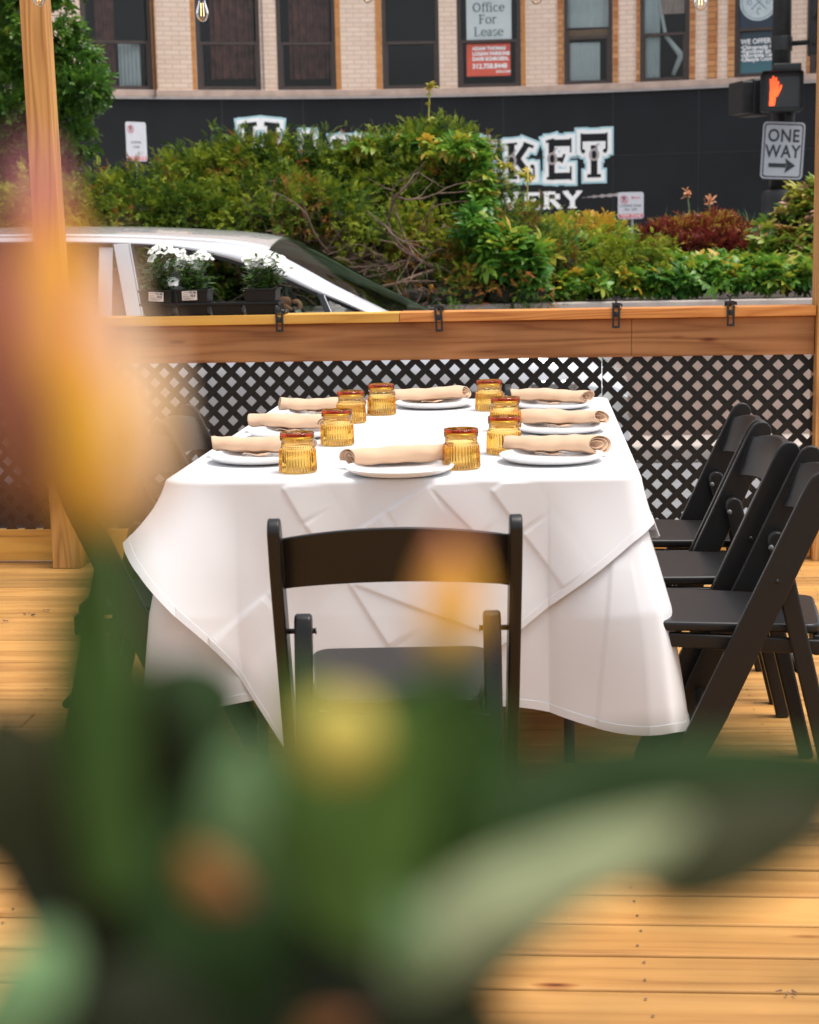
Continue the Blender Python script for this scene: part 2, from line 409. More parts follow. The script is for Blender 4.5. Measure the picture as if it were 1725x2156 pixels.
# brackets over the cap
brk_lab = ['black slotted bracket clamped beside the flower tray', 'black slotted bracket clamped near the middle of the cap rail', 'black slotted bracket clamped below the climbing green creeper', 'rightmost black slotted bracket on the cap rail']
for i, px in enumerate([588, 923, 1298, 1539]):
    p = atY(px, 655, YF - .037); t = thing('rail_bracket', brk_lab[i], 'bracket', (p.x, YF - .037, ztop + .001), 0, 'black brackets clamped over the railing cap')
    t.rotation_euler.y = [0, -.05, .02, .0][i]
    m = MB(); W = .030
    lift = [.0, .018, .012, .012][i]
    m.box((-W / 2 + .004, -.003, -.026), (.0085, .003, .085 + lift)); m.box((W / 2 - .004, -.003, -.026), (.0085, .003, .085 + lift))
    for z, h in ((.012 + lift / 2, .012), (-.022, .022), (-.064 - lift / 2, .010)): m.box((0, -.003, z), (W - .017, .0029, h))
    m.build('front_plate', MT['bracket'], t, bevel=.0006)
    m = MB(); m.box((.004, .055, .0185 + lift * .5 - .006), (W + .006, .117, .003)); m.box((.004, .112, -.01), (W, .003, .05))
    m.box((.022, .03, .012), (.003, .07, .012)); m.build('top_plate', MT['bracket'], t, bevel=.0006)
    MB().tube([(0, -.001, -.02), (0, -.013, -.02)], [.0075, .006], 6).build('bolt', MT['bracket'], t, bevel=.0005)
    m = MB(); m.tube([(0, .03, .012), (0, .03, .034 + lift * .5)], .0035, 8)
    m.box((-.008, .03, .036 + lift * .5), (.013, .003, .008), Matrix.Rotation(.5, 3, 'Y')); m.box((.008, .03, .036 + lift * .5), (.013, .003, .008), Matrix.Rotation(-.5, 3, 'Y'))
    m.build('wing_nut', MT['bracket'], t, bevel=.0005)

# ------------------------------------------------------------------ string lights
sl = thing('string_lights', 'string of clear filament bulbs hung along the top of the frame', 'string lights', (0, 6.0, 2.3))
bp = [(83, 20), (427, 46), (775, 7), (1130, 10), (1475, 23)]
tips = [atY(x, y, 6.0) for x, y in bp]
tips[0].z += .01
cab = []
soc = []
for tpt in tips: soc.append(Vector((tpt.x, 6.0, tpt.z + .115)))
ext = [soc[0] + Vector((-.62, 0, .03))] + soc + [soc[-1] + Vector((.62, 0, .05))]
for q0, q1 in zip(ext[:-1], ext[1:]):
    for k in range(8): 
        t_ = k / 8; cab.append(q0.lerp(q1, t_) + Vector((0, 0, .012 - .05 * 4 * t_ * (1 - t_) * .3 + .012)))
cab.append(ext[-1] + Vector((0, 0, .024)))
MB().tube(cab, .004, 6).build('cable', MT['rubber'], sl, True, smooth=True)
_fm, _nt, _b = newmat('glowing_filament'); _b.inputs['Base Color'].default_value = (.8, .45, .2, 1); _b.inputs['Emission Color'].default_value = (1, .55, .22, 1); _b.inputs['Emission Strength'].default_value = 2.2
for s_ in soc:
    MB().lathe([(.0, .02), (.010, .02), (.017, .004), (.0175, -.035), (.0145, -.042), (0, -.042)], 20, s_).build('socket', MT['rubber'], sl, True, smooth=True)
    bl = MB().lathe([(.0125, -.040), (.013, -.048), (.018, -.062), (.0222, -.078), (.0225, -.088), (.020, -.100), (.013, -.110), (.005, -.1145), (.0003, -.115)], 24, s_).build('bulb', MT['clearglass'], sl, True, smooth=True)
    m = MB(); m.tube([s_ + Vector((-.004, 0, -.05)), s_ + Vector((-.005, 0, -.095))], .0013, 5); m.tube([s_ + Vector((.004, 0, -.05)), s_ + Vector((.005, 0, -.095))], .0013, 5)
    m.build('filament', _fm, bl, True)

# ------------------------------------------------------------------ table and its cloths
ZT = .752
TX0, TX1, TY0, TY1 = -.842, .222, 3.675, 5.50
tb = thing('folding_table', 'long folding table hidden under the white tablecloths', 'table', ((TX0 + TX1) / 2, (TY0 + TY1) / 2, 0))
MB().bx(TX0 + .012, TX1 - .012, TY0 + .012, TY1 - .012, ZT - .034, ZT - .006).build('tabletop', MT['post'], tb, True, bevel=.004)
for x in (TX0 + .15, TX1 - .15):
    for y in (TY0 + .3, TY1 - .3):
        MB().tube([(x, y, ZT - .035), (x, y, 0)], .014, 10).build('leg', MT['alu'], tb, True, smooth=True)

def perimeter(off=0.0, rc=.035):
    """list of (x, y, nx, ny, side, a) along a rounded rectangle, counter-clockwise from the front left corner"""
    x0, x1, y0, y1 = TX0 - off, TX1 + off, TY0 - off, TY1 + off
    rc += off; P = []
    def line(p, q, n, side, k):
        for i in range(k):
            t = i / k; P.append((p[0] + (q[0] - p[0]) * t, p[1] + (q[1] - p[1]) * t, n[0], n[1], side))
    def arc(c, a0, a1, side, k=14):
        for i in range(k):
            a = a0 + (a1 - a0) * i / k; P.append((c[0] + rc * math.cos(a), c[1] + rc * math.sin(a), math.cos(a), math.sin(a), side))
    h = math.pi / 2
    line((x0 + rc, y0), (x1 - rc, y0), (0, -1), 'F', 300); arc((x1 - rc, y0 + rc), -h, 0, 'FR')
    line((x1, y0 + rc), (x1, y1 - rc), (1, 0), 'R', 110); arc((x1 - rc, y1 - rc), 0, h, 'BR')
    line((x1 - rc, y1), (x0 + rc, y1), (0, 1), 'B', 60); arc((x0 + rc, y1 - rc), h, 2 * h, 'BL')
    line((x0, y1 - rc), (x0, y0 + rc), (-1, 0), 'L', 110); arc((x0 + rc, y0 + rc), 2 * h, 3 * h, 'FL')
    return P
def cornerd(x, y):
    c = {'FL': (TX0, TY0), 'FR': (TX1, TY0), 'BR': (TX1, TY1), 'BL': (TX0, TY1)}
    return {k: math.hypot(x - a, y - b) for k, (a, b) in c.items()}
def drape(name, off, H, flare, rows, label, group, creases=(), topz=ZT, thick=.0008, wob=.004):
    P = perimeter(off); n = len(P); vs = []
    r = .010
    cx, cy = (TX0 + TX1) / 2, (TY0 + TY1) / 2
    rings = []
    # shallow rings on the top so that the edge softens, then over the edge and down
    for s in (.55, .8, .92, .962):
        rings.append([(cx + (x - cx) * s, cy + (y - cy) * s, topz) for x, y, nx, ny, sd in P])
    for a in (0, 30, 60, 90):
        q = R(a); rings.append([(x - nx * r + nx * r * math.sin(q), y - ny * r + ny * r * math.sin(q), topz - r * (1 - math.cos(q))) for x, y, nx, ny, sd in P])
    for j in range(1, rows + 1):
        v = j / rows; ring = []
        for x, y, nx, ny, sd in P:
            hd, cd_ = H(x, y, sd), cornerd(x, y)
            t = hd * v
            dx, dy, fl = flare(x, y, nx, ny, sd, cd_)
            wv = wob * math.sin(x * 9 + y * 7 + 1.3) * math.sin(x * 23 + y * 17) * min(1, t * 5)
            wv += .0025 * math.sin(x * 31 - t * 12 + y * 19) * min(1, t * 6) + .006 * math.sin(x * 8.5 + t * 5.5 + y * 3) * math.sin(t * 9 - x * 3 + .6) * min(1, t * 4)
            te = .567 * (1 - math.exp(-t / .42)); o = fl * te * (.35 + .65 * min(1, t / .3)) + wv
            px_, py_, pz_ = x + dx * o, y + dy * o, topz - r - t * (1 - .5 * fl * fl)
            if sd in ('F',) and creases:
                for (ax, az), (bx_, bz), amp, wid in creases:
                    ex, ez = bx_ - ax, bz - az; ln = math.hypot(ex, ez)
                    tt = ((px_ - ax) * ex + (pz_ - az) * ez) / ln ** 2
                    if -.02 < tt < 1.02:
                        dd = ((px_ - ax) * ez - (pz_ - az) * ex) / ln
                        wd_ = .006 if dd > 0 else wid * 5.5
                        if abs(dd) < wd_:
                            py_ -= amp * .8 * (1 - abs(dd) / wd_) * min(1, (1.02 - tt) * 12, (tt + .02) * 12)
            ring.append((px_, py_, max(pz_, .004)))
        rings.append(ring)
    mb = MB(); mb.v = [q for rr in rings for q in rr]
    mb.f = [tuple(range(n))] + [(i * n + k, (i + 1) * n + k, (i + 1) * n + (k + 1) % n, i * n + (k + 1) % n) for i in range(len(rings) - 1) for k in range(n)]
    # hem: a slightly thicker double edge
    o = mb.build(name, MT['linen'], smooth=True)
    hm = MB(); m0 = len(rings) - 1
    hr = []
    for k in range(n):
        a = Vector(rings[m0][k]); b = Vector(rings[max(m0 - 1, 0)][k]); dn = (a - b)
        if dn.length < 1e-6: dn = Vector((0, 0, -1))
        dn.normalize(); hr.append((a - dn * .018, a + dn * .001, P[k][2], P[k][3]))
    base = len(hm.v)
    for up, dnn, nx, ny in hr:
        N_ = Vector((nx, ny, 0)) * .0022; hm.v += [tuple(up), tuple(up + N_), tuple(dnn + N_), tuple(dnn)]
    for k in range(n):
        q = (k + 1) % n
        for e in range(3): hm.f.append((k * 4 + e, k * 4 + e + 1, q * 4 + e + 1, q * 4 + e))
    hm.build('hem', MT['linen'], o)
    return tag(o, label, 'tablecloth', group)
# lower cloth
def H0(x, y, sd):
    h = .50
    c = cornerd(x, y)
    if sd in ('F', 'FR', 'FL') or y < TY0 + .3:
        u = (x - TX0) / (TX1 - TX0); h = .470 + .055 * u
    h += .065 * math.exp(-(c['FR'] / .13) ** 2) + .05 * math.exp(-(c['FL'] / .16) ** 2) + .1 * math.exp(-(c['BR'] / .16) ** 2) + .1 * math.exp(-(c['BL'] / .16) ** 2)
    return h
def fl0(x, y, nx, ny, sd, c):
    f, dx, dy = .05, nx, ny
    for k, (sx, sy) in (('FL', (-1, -1)), ('FR', (1, -1)), ('BR', (1, 1)), ('BL', (-1, 1))):
        wd = .20
        if c[k] < wd:
            s = 1 - c[k] / wd; am, ax, ay = (.50, .30, .95) if k == 'FR' else (.20, .707, .707); f = .05 + am * s
            dx = nx * (1 - s) + sx * ax * s; dy = ny * (1 - s) + sy * ay * s
            l = math.hypot(dx, dy); dx /= l; dy /= l
    return dx, dy, f
def pl(px, py, Y=TY0 - .012):
    p = atY(px, py, Y); return (p.x, p.z)
drape('tablecloth', .0, H0, fl0, 60, 'lower white tablecloth with a straight hem falling toward the deck', 'white tablecloths on the long table',
      creases=[(pl(1290, 1160), pl(1255, 1520), .0055, .015)])
# upper cloth, laid cornerwise: its front hangs as a long point
def H1(x, y, sd):
    if sd in ('F', 'FL', 'FR') or (y < TY0 + .02):
        h = min(.14 + 1.72 * (x + .858), .165 + .83 * (.159 - x))
        return max(.105, min(h, .700))
    if sd in ('R', 'BR'):
        return .13 + .10 * min(1, (y - TY0) / 1.4) - .02 * math.sin(y * 6)
    if sd in ('L', 'BL'):
        return .16 + .06 * min(1, (y - TY0) / 1.4)
    return .22
def fl1(x, y, nx, ny, sd, c):
    f, dx, dy = .055, nx, ny
    for k, (sx, sy), am in (('FL', (-1, -1), .75), ('FR', (1, -1), .60), ('BR', (1, 1), .3), ('BL', (-1, 1), .3)):
        wd = .16
        if k == 'FR':
            if c[k] < .20:
                s = 1 - c[k] / .20; f = .07 + .50 * s; dx = nx * (1 - s) + .50 * s; dy = ny * (1 - s) - .86 * s
                l = math.hypot(dx, dy); dx /= l; dy /= l
        elif c[k] < wd:
            s = (1 - c[k] / wd) ** 1.3; f = .055 + am * s
            dx = nx * (1 - s) + sx * .86 * s; dy = ny * (1 - s) + sy * .5 * s
            l = math.hypot(dx, dy); dx /= l; dy /= l
    return dx, dy, f
cr = [(pl(595, 1026), pl(640, 1100), .0055, .016), (pl(640, 1100), pl(735, 1225), .0055, .016), (pl(735, 1225), pl(825, 1360), .0055, .016),
      (pl(905, 1022), pl(815, 1078), .0055, .015), (pl(815, 1078), pl(560, 1256), .0055, .015), (pl(560, 1256), pl(450, 1348), .0055, .015),
      (pl(1035, 1030), pl(1100, 1120), .0055, .016), (pl(1100, 1120), pl(1190, 1235), .0055, .016), (pl(905, 1022), pl(1010, 1130), .004, .014),
      (pl(740, 1225), pl(1060, 1340), .004, .014)]
drape('tablecloth', .009, H1, fl1, 180, 'upper white tablecloth laid cornerwise, hanging in a long creased point', 'white tablecloths on the long table', creases=cr, topz=ZT + .004)
ZC = ZT + .0052

# ------------------------------------------------------------------ glasses
def build_glass():
    RN = 40; n = RN * 8; H = .092
    outer = [(.0405, 0.0), (.0432, .0015), (.0435, .004), (.0430, .020), (.0424, .036), (.0418, .050), (.0414, .0555), (.0392, .0575), (.0380, .060),
             (.0377, .064), (.0377, .070), (.0380, .0725), (.0398, .0740), (.0402, .0765), (.0402, .0835), (.0398, .0855), (.0400, .0870), (.0400, .0900), (.0388, .0918), (.030, .0921), (.012, .0915), (.0002, .0913)]
    inner = [(.0002, .0825), (.012, .0828), (.024, .0832), (.0325, .0825), (.0350, .0790), (.0353, .0700), (.0355, .0600), (.0370, .0555), (.0382, .036), (.0388, .018), (.0392, .003), (.0398, .0004)]
    prof = outer + inner
    ribbed = {2, 3, 4, 5}
    def rib(j, a):
        if j in ribbed: return .0012 * (abs(math.sin(RN * a / 2)) ** .8 - .5) * 2
        return 0
    return MB().lathe(prof, n, rib=rib, close=True)
gl_lab = ['amber glass nearest the left front corner, tallest on the left row', 'second amber glass from the front in the left row', 'third amber glass of the left row, with a glittery band', 'amber glass at the far end beside the far napkin, left of it', 'amber glass at the far end, right of the far napkin', 'second farthest amber glass of the right row, partly behind another', 'amber glass beside the near right napkin, in front of a second glass', 'amber glass behind the front napkin, nearest the right front corner']
gpos = [(628, 992), (711, 935), (740, 888), (804, 871), (1031, 862), (1065, 905), (1062, 953), (972, 984)]
gsc = [1.0, 1.0, .97, 1, 1, 1.0, 1.0, 1]
g0 = build_glass().build('tumbler', MT['amber'], smooth=True)
for i, (px, py) in enumerate(gpos):
    o = g0 if i == 0 else g0.copy()
    if i: COL.objects.link(o)
    p = atZ(px, py + 1, ZC); o.location = (p.x, p.y, ZC + .0005); o.rotation_euler.z = random.uniform(0, 6)
    tag(o, gl_lab[i], 'glass', 'upturned amber tumblers on the table')

# ------------------------------------------------------------------ plates
def build_plate():
    prof = [(.0002, .0), (.070, .0), (.085, .001), (.108, .0045), (.1225, .0130), (.1250, .0170), (.1244, .0180), (.1225, .0175), (.1175, .0110), (.104, .0068), (.083, .0050), (.0002, .0045)]
    return MB().lathe(prof, 72)
p0 = build_plate().build('plate', MT['plate'], smooth=True)
#        plate centre x, y   napkin: centre, rotation about z, spiral end ('R' or 'L')
settings = [(842, 996, 842, 984, .20, 'L', 'at the front end of the table, alone in the middle'),
            (548, 970, 546, 962, -.22, 'R', 'nearest on the left side'),
            (618, 918, 612, 910, -.30, 'R', 'middle place on the left side'),
            (685, 876, 670, 872, -.08, 'R', 'farthest on the left side'),
            (915, 856, 905, 850, .16, 'R', 'at the far end of the table'),
            (1162, 858, 1158, 853, -.24, 'R', 'farthest on the right side'),
            (1180, 908, 1178, 901, -.22, 'R', 'middle place on the right side'),
            (1162, 970, 1160, 960, -.26, 'R', 'nearest on the right side')]
for i, s in enumerate(settings):
    o = p0 if i == 0 else p0.copy()
    if i: COL.objects.link(o)
    p = atZ(s[0], s[1], ZC); o.location = (p.x, p.y, ZC)
    tag(o, 'white rimmed plate ' + s[6], 'plate', 'white dinner plates')

# ------------------------------------------------------------------ rolled napkins
def build_napkin(seed, sg=1, Ln=.245, r0=.027, diag=1.6, fold=.6):
    rg = random.Random(seed); nu, nth = 70, 150; turns = 2.6
    ph = [rg.uniform(0, 6) for _ in range(8)]
    P = []
    for i in range(nu + 1):
        u = i / nu; x = (u - .5) * Ln; row = []
        end = turns * 2 * math.pi + .9 + diag * (u - .5) * 1.6           # the loose edge runs slantwise along the roll
        for j in range(nth + 1):
            th = end * (j / nth)
            full = th / (turns * 2 * math.pi)
            rr = .0055 + (r0 - .0055) * min(1.25, full) ** .85
            inner = 1 - min(1, full)
            # slightly squashed, irregular
            rr *= 1 + .05 * math.sin(2 * th + ph[0] + u * 2) + .03 * math.sin(3 * th + ph[1] - u * 5)
            rr *= 1 + .05 * math.sin(u * 5 + ph[2]) - .05 * (2 * u - 1) ** 2
            a = th - end + 3.65                                           # loose edge ends near the top front
            cy, cz = rr * math.cos(a) * 1.14, rr * math.sin(a) * .80
            cz += .0015 * math.sin(9 * u + ph[3]) + .0010 * math.sin(25 * u + ph[4] + th)
            xx = x + (.006 * math.sin(th * 1.1 + ph[5]) + .010 * inner * (1 if u > .5 else -1) * (-1)) * abs(2 * u - 1) ** 3
            xx += sg * .75 * cy * abs(2 * u - 1) ** 2 * (1 if u > .5 else -.3)
            cy += .004 * math.sin(u * 3.2 + ph[6])
            row.append((xx, cy, cz))
        P.append(row)
    P = [[(x, y, z if z > -.018 else -.018 + (z + .018) * .35) for x, y, z in row] for row in P]
    return MB().grid(P)
for i, s in enumerate(settings):
    nb = build_napkin(i + 3, 1 if s[5] == 'R' else -1, diag=(2.2 if i in (7, 6) else 1.2) * (1 if i % 2 else -1) if i != 7 else 2.6)
    o = nb.build('rolled_napkin', MT['napkin'], smooth=True, solid=.0022)
    p = atZ(s[2], s[3], ZC); o.location = (p.x, p.y, ZC + .006 + .0235); o.rotation_euler.z = s[4] + (math.pi if s[5] == 'L' else 0)
    o.rotation_euler.y = [.015, 0, 0, 0, -.03, .02, .0, .0][i]
    tag(o, 'rolled beige cloth napkin ' + s[6], 'napkin', 'rolled beige napkins')
    # folded tail of the napkin lying flat under the roll
    c = Vector((p.x, p.y, 0)); fm = MB(); ca, sa = math.cos(s[4]), math.sin(s[4])
    def loc(a, b, z): return (a, b, z)
    fm.grid([[loc(-.03 + .07 * a / 6, -.036 + .03 * b / 3 + .004 * math.sin(a), -.0190 + .0025 * math.sin(a * 1.3 + b)) for b in range(4)] for a in range(7)])
    fm.build('folded_tail', MT['napkin'], o, smooth=True, solid=.0015)

# ------------------------------------------------------------------ folding chairs
def build_chair():
    t = thing('folding_chair', 'x', 'chair')
    b = MT['black']
    def yup(z): return .215 - (.355) * (z / .79)
    tl = math.atan2(.355, .79)
    for s in (-1, 1):
        x = s * .2185
        # upright: a board with a rounded head, running down forward to the front foot
        m = MB(); W = .031; ptsL, ptsR = [], []
        dirv = Vector((0, -math.sin(tl), math.cos(tl))); nv = Vector((0, math.cos(tl), math.sin(tl)))
        base = Vector((0, .215, 0)); Ln = .79 / math.cos(tl)
        outl = [(-W + .012, 0.0), (W - .004, 0.0), (W, .03), (W + .003, .3), (W + .002, Ln - .06)]
        for a in (0, 25, 50, 75, 100, 125, 150): outl.append((W * .1 + (W * .92) * math.cos(R(a)), Ln - .035 + .035 * math.sin(R(a))))
        outl += [(-W, Ln - .09), (-W - .002, .3)]
        m.prism(outl, lambda a, q, dd: tuple(base + nv * a + dirv * q + Vector((dd, 0, 0))), x - .0115, x + .0115)
        m.build('front_leg', b, t, bevel=.004, seg=3)
        # rear leg
        xr = s * .1765; m = MB()
        top = Vector((0, yup(.59) + .004, .598)); ft = Vector((0, -.19, 0)); dv = (top - ft); ll = dv.length; dv.normalize(); nn = Vector((0, dv.z, -dv.y))
        ol = [(-.016, 0), (.018, 0), (.021, ll - .03)]
        for a in (10, 40, 70, 100, 130, 160): ol.append((.021 * math.cos(R(a)), ll - .022 + .022 * math.sin(R(a))))
        ol += [(-.021, ll - .03)]
        m.prism(ol, lambda a, q, dd: tuple(ft + nn * a + dv * q + Vector((dd, 0, 0))), xr - .0165, xr + .0165)
        m.build('rear_leg', b, t, bevel=.006, seg=3)
        m = MB(); zb = .562; yb = yup(zb)
        m.tube([(s * .2312, yb, zb), (s * .155, yb, zb)], .0052, 12); m.build('bolt', MT['black'], t, smooth=True)
        m = MB(); m.lathe([(.0002, 0), (.003, 0), (.0035, -.001), (.0065, -.001), (.0068, .001), (.0002, .001)], 14); m.v = [(s * .1552 + (c_ + .001) * -s, yb + a_, zb + b_) for a_, b_, c_ in m.v]; m.build('screw_cap', MT['alu'], t, smooth=True)
        # seat rail
        m = MB(); m.box((s * .160, .035, .412), (.020, .335, .032), Matrix.Rotation(.03, 3, 'X')); m.build('seat_rail', b, t, bevel=.004)
    # seat
    m = MB(); rows = []
    outline = []
    yb, yf = -.135, .238; wb, wf = .153, .178
    def rr(px_, py_, cx_, cy_, r_, a0, a1): return [(cx_ + r_ * math.cos(R(a0 + (a1 - a0) * k / 6)), cy_ + r_ * math.sin(R(a0 + (a1 - a0) * k / 6))) for k in range(7)]
    outline += rr(0, 0, -wb + .03, yb + .03, .03, 180, 270) + rr(0, 0, wb - .03, yb + .03, .03, 270, 360) + rr(0, 0, wf - .04, yf - .04, .04, 0, 90) + rr(0, 0, -wf + .04, yf - .04, .04, 90, 180)
    m.prism(outline, lambda a, q, dd: (a, q, dd + .02 * (q > .2) * 0 + .018 * q), .434, .456)
    m.build('seat', b, t, bevel=.007, seg=3)
    m = MB(); m.bx(-.152, .152, -.142, -.118, .385, .430); m.bx(-.158, .158, .190, .210, .395, .43); m.build('seat_frame', b, t, bevel=.004)
    m = MB(); m.tube([(-.160, -.168, .22), (.160, -.168, .22)], .010, 12); m.build('rear_stretcher', b, t, smooth=True)
    m = MB(); zf = .20; m.tube([(-.208, yup(zf), zf), (.208, yup(zf), zf)], .010, 12); m.build('front_stretcher', b, t, smooth=True)
    # back rest: an arched board bowed backwards
    P = []; n = 24
    for side in (0, 1):
        for lvl in range(9):
            v = lvl / 8; row = []
            for i in range(n + 1):
                u = i / n * 2 - 1; x = u * .2085
                zt = .752 + .024 * (1 - u * u); zb_ = .652 + .017 * (1 - u * u)
                z = zb_ + (zt - zb_) * v
                y_ = yup(z) + .004 - .030 * (1 - u * u) + (0 if side else .016) - .004 * math.cos(v * 3.14)
                row.append((x, y_, z))
            P.append(row if side == 0 else row)
    front, back = P[:9], P[9:][::-1]
    ring = front + back
    m = MB(); m.grid(ring + [ring[0]])
    W_ = n + 1; K = len(ring)
    m.f.append(tuple(k * W_ for k in range(K))[::-1]); m.f.append(tuple(k * W_ + n for k in range(K)))
    m.build('backrest', b, t, bevel=.004, seg=3)
    return t
c0 = build_chair()
XR, XL = .464, -.95
chairs = [(-.268, 3.075, 0, 'black folding chair seen from behind at the front end of the table'),
          (XR + .020, 3.69, 90, 'black folding chair nearest on the right side of the table'),
          (XR + .0, 4.19, 90, 'middle black folding chair on the right side of the table'),
          (XR - .0, 4.68, 90, 'farthest black folding chair on the right side of the table'),
          (XL, 3.88, -90, 'black folding chair nearest on the left side, behind the blurred stems'),
          (XL + .01, 4.36, -90, 'middle black folding chair on the left side of the table'),
          (XL - .0, 4.85, -90, 'farthest black folding chair on the left side, behind the yellow blossom'),
          (-.318, 5.47, 180, 'black folding chair tucked under the far end of the table')]
for i, (x, y, rz, lab) in enumerate(chairs):
    o = c0 if i == 0 else copy_tree(c0)
    o.location = (x, y, 0); o.rotation_euler.z = R(rz + [4, -6, 1, -1, 2, -2, 1, 0][i]); tag(o, lab, 'chair', 'black folding chairs around the table')

# ------------------------------------------------------------------ foliage machinery
def basis(dirs, rolls):
    """orthonormal frames whose Y axis is dirs; (n,3,3) with columns X,Y,Z"""
    Y = dirs / np.linalg.norm(dirs, axis=1, keepdims=True)
    up = np.tile(np.array([0., 0., 1.]), (len(Y), 1)); bad = np.abs(Y[:, 2]) > .97; up[bad] = [1, 0, 0]
    X = np.cross(Y, up); X /= np.linalg.norm(X, axis=1, keepdims=True); Z = np.cross(X, Y)
    c, s = np.cos(rolls)[:, None], np.sin(rolls)[:, None]
    X2 = X * c + Z * s; Z2 = -X * s + Z * c
    return np.stack([X2, Y, Z2], axis=2)
def scatter(name, tv, tf, pos, dirs, rolls, scale, tint, mat, parent=None, world=True, jit=0.0):
    tv = np.asarray(tv, float); n = len(pos); k = len(tv)
    B = basis(dirs, rolls)
    V = np.einsum('nij,kj->nki', B, tv) * scale[:, None, None] + pos[:, None, :]
    if jit: V += rng.normal(0, jit, V.shape)
    V = V.reshape(-1, 3)
    if parent is not None and world: V = V - np.array(origin_of(parent))
    sz = [len(f) for f in tf]; flat = np.concatenate([np.array(f) for f in tf])
    loops = (flat[None, :] + (np.arange(n) * k)[:, None]).ravel()
    tot = np.tile(np.array(sz), n); st = np.concatenate([[0], np.cumsum(tot)[:-1]])
    me = bpy.data.meshes.new(name); me.vertices.add(len(V)); me.vertices.foreach_set('co', V.astype(np.float32).ravel())
    me.loops.add(len(loops)); me.loops.foreach_set('vertex_index', loops.astype(np.int32))
    me.polygons.add(len(tot)); me.polygons.foreach_set('loop_start', st.astype(np.int32)); me.polygons.foreach_set('loop_total', tot.astype(np.int32))
    me.update(calc_edges=True)
    a = me.attributes.new('tint', 'FLOAT', 'POINT'); a.data.foreach_set('value', np.repeat(tint, k).astype(np.float32))
    me.materials.append(mat)
    o = bpy.data.objects.new(name, me); COL.objects.link(o)
    if parent is not None: o.parent = parent
    return o
def leaf_t(w=.34, droop=.12, fold=.10, wide=.42):
    """one pointed leaf along +Y, unit length, folded along the midrib"""
    v = [(0, 0, 0), (-w * .8, wide * .55, fold * .6), (0, wide * .6, 0), (w * .8, wide * .55, fold * .6), (-w * .75, .72, fold * .4 - droop * .4), (0, .74, -droop * .5), (w * .75, .72, fold * .4 - droop * .4), (0, 1, -droop)]
    f = [(0, 2, 1), (0, 3, 2), (1, 2, 5, 4), (2, 3, 6, 5), (4, 5, 7), (5, 6, 7)]
    return v, f
def compose(parts):
    V, Fc = [], []
    for (v, f), m in parts:
        n = len(V); V += [tuple(m @ Vector(p)) for p in v]; Fc += [tuple(n + i for i in q) for q in f]
    return V, Fc
def rotz(a): return Matrix.Rotation(a, 4, 'Z')
def palmate():
    l = leaf_t(.24, .22, .06, .6)
    ps = []
    for a, s in ((0, 1), (48, .88), (-48, .88), (100, .62), (-100, .62)):
        ps.append((l, rotz(R(a)) @ Matrix.Rotation(R(-12), 4, 'X') @ Matrix.Scale(s, 4)))
    return compose(ps)
def sprig(n=7, spread=50, w=.26):
    l = leaf_t(w, .1, .08, .5); rg = random.Random(5); ps = []
    for i in range(n):
        t = i / (n - 1)
        ps.append((l, Matrix.Translation((0, .75 * t, 0)) @ rotz(R((1 if i % 2 else -1) * spread * (1 - .6 * t))) @ Matrix.Rotation(R(rg.uniform(-30, 30)), 4, 'X') @ Matrix.Scale(.42, 4)))
    return compose(ps)
def spray(seed=3, n=15):
    """feathery juniper spray along +Y, nodding at the tip: short forking needle twigs"""
    rg = random.Random(seed); V, Fc = [], []
    for i in range(n):
        t = (i + .5) / n; bx_, by = 0, .8 * t; bz = -.22 * t * t + .05
        a = R(rg.uniform(25, 55)) * (1 if i % 2 else -1) * (1 - .45 * t); ln = .40 * (1 - .45 * t) * rg.uniform(.7, 1.2); el = rg.uniform(-.5, .5)
        dx, dy, dz = math.sin(a) * ln, math.cos(a) * ln, el * ln - .06
        wd = .026
        nx, ny = math.cos(a) * wd, -math.sin(a) * wd
        k = len(V)
        V += [(bx_, by, bz), (bx_ + dx * .5 - nx, by + dy * .5 - ny, bz + dz * .45 + .01), (bx_ + dx * .5 + nx, by + dy * .5 + ny, bz + dz * .5), (bx_ + dx, by + dy, bz + dz)]
        Fc += [(k, k + 1, k + 3, k + 2)]
    return V, Fc
def blob_points(blobs, n, shell=(.78, 1.06), down=-.55):
    """points and outward directions over a union of lumpy ellipsoids"""
    ar = np.array([max(1e-3, b[3] * b[5] + b[3] * b[4] + b[4] * b[5]) for b in blobs]); ar /= ar.sum()
    idx = rng.choice(len(blobs), n, p=ar); Bm = np.array(blobs, float)[idx]
    d = rng.normal(size=(n, 3)); d /= np.linalg.norm(d, axis=1, keepdims=True)
    d[:, 1] = np.where(rng.random(n) < .72, -np.abs(d[:, 1]), d[:, 1])          # more of it where it can be seen
    ph = Bm[:, 0] * 7 + Bm[:, 2] * 5
    lump = 1 + .10 * np.sin(d[:, 0] * 6 + ph) + .10 * np.sin(d[:, 2] * 7 + ph * 1.7) + .06 * np.sin(d[:, 1] * 11 + ph)
    r = rng.uniform(*shell, n) * lump
    p = Bm[:, :3] + d * Bm[:, 3:6] * r[:, None]
    keep = d[:, 2] > down + rng.normal(0, .15, n)
    for b in blobs:                                     # drop what is deep inside a neighbour
        q = (p - np.array(b[:3])) / np.array(b[3:6]); keep &= (q ** 2).sum(1) > .52
    nd = d / Bm[:, 3:6]; nd /= np.linalg.norm(nd, axis=1, keepdims=True)
    return p[keep], nd[keep], idx[keep]
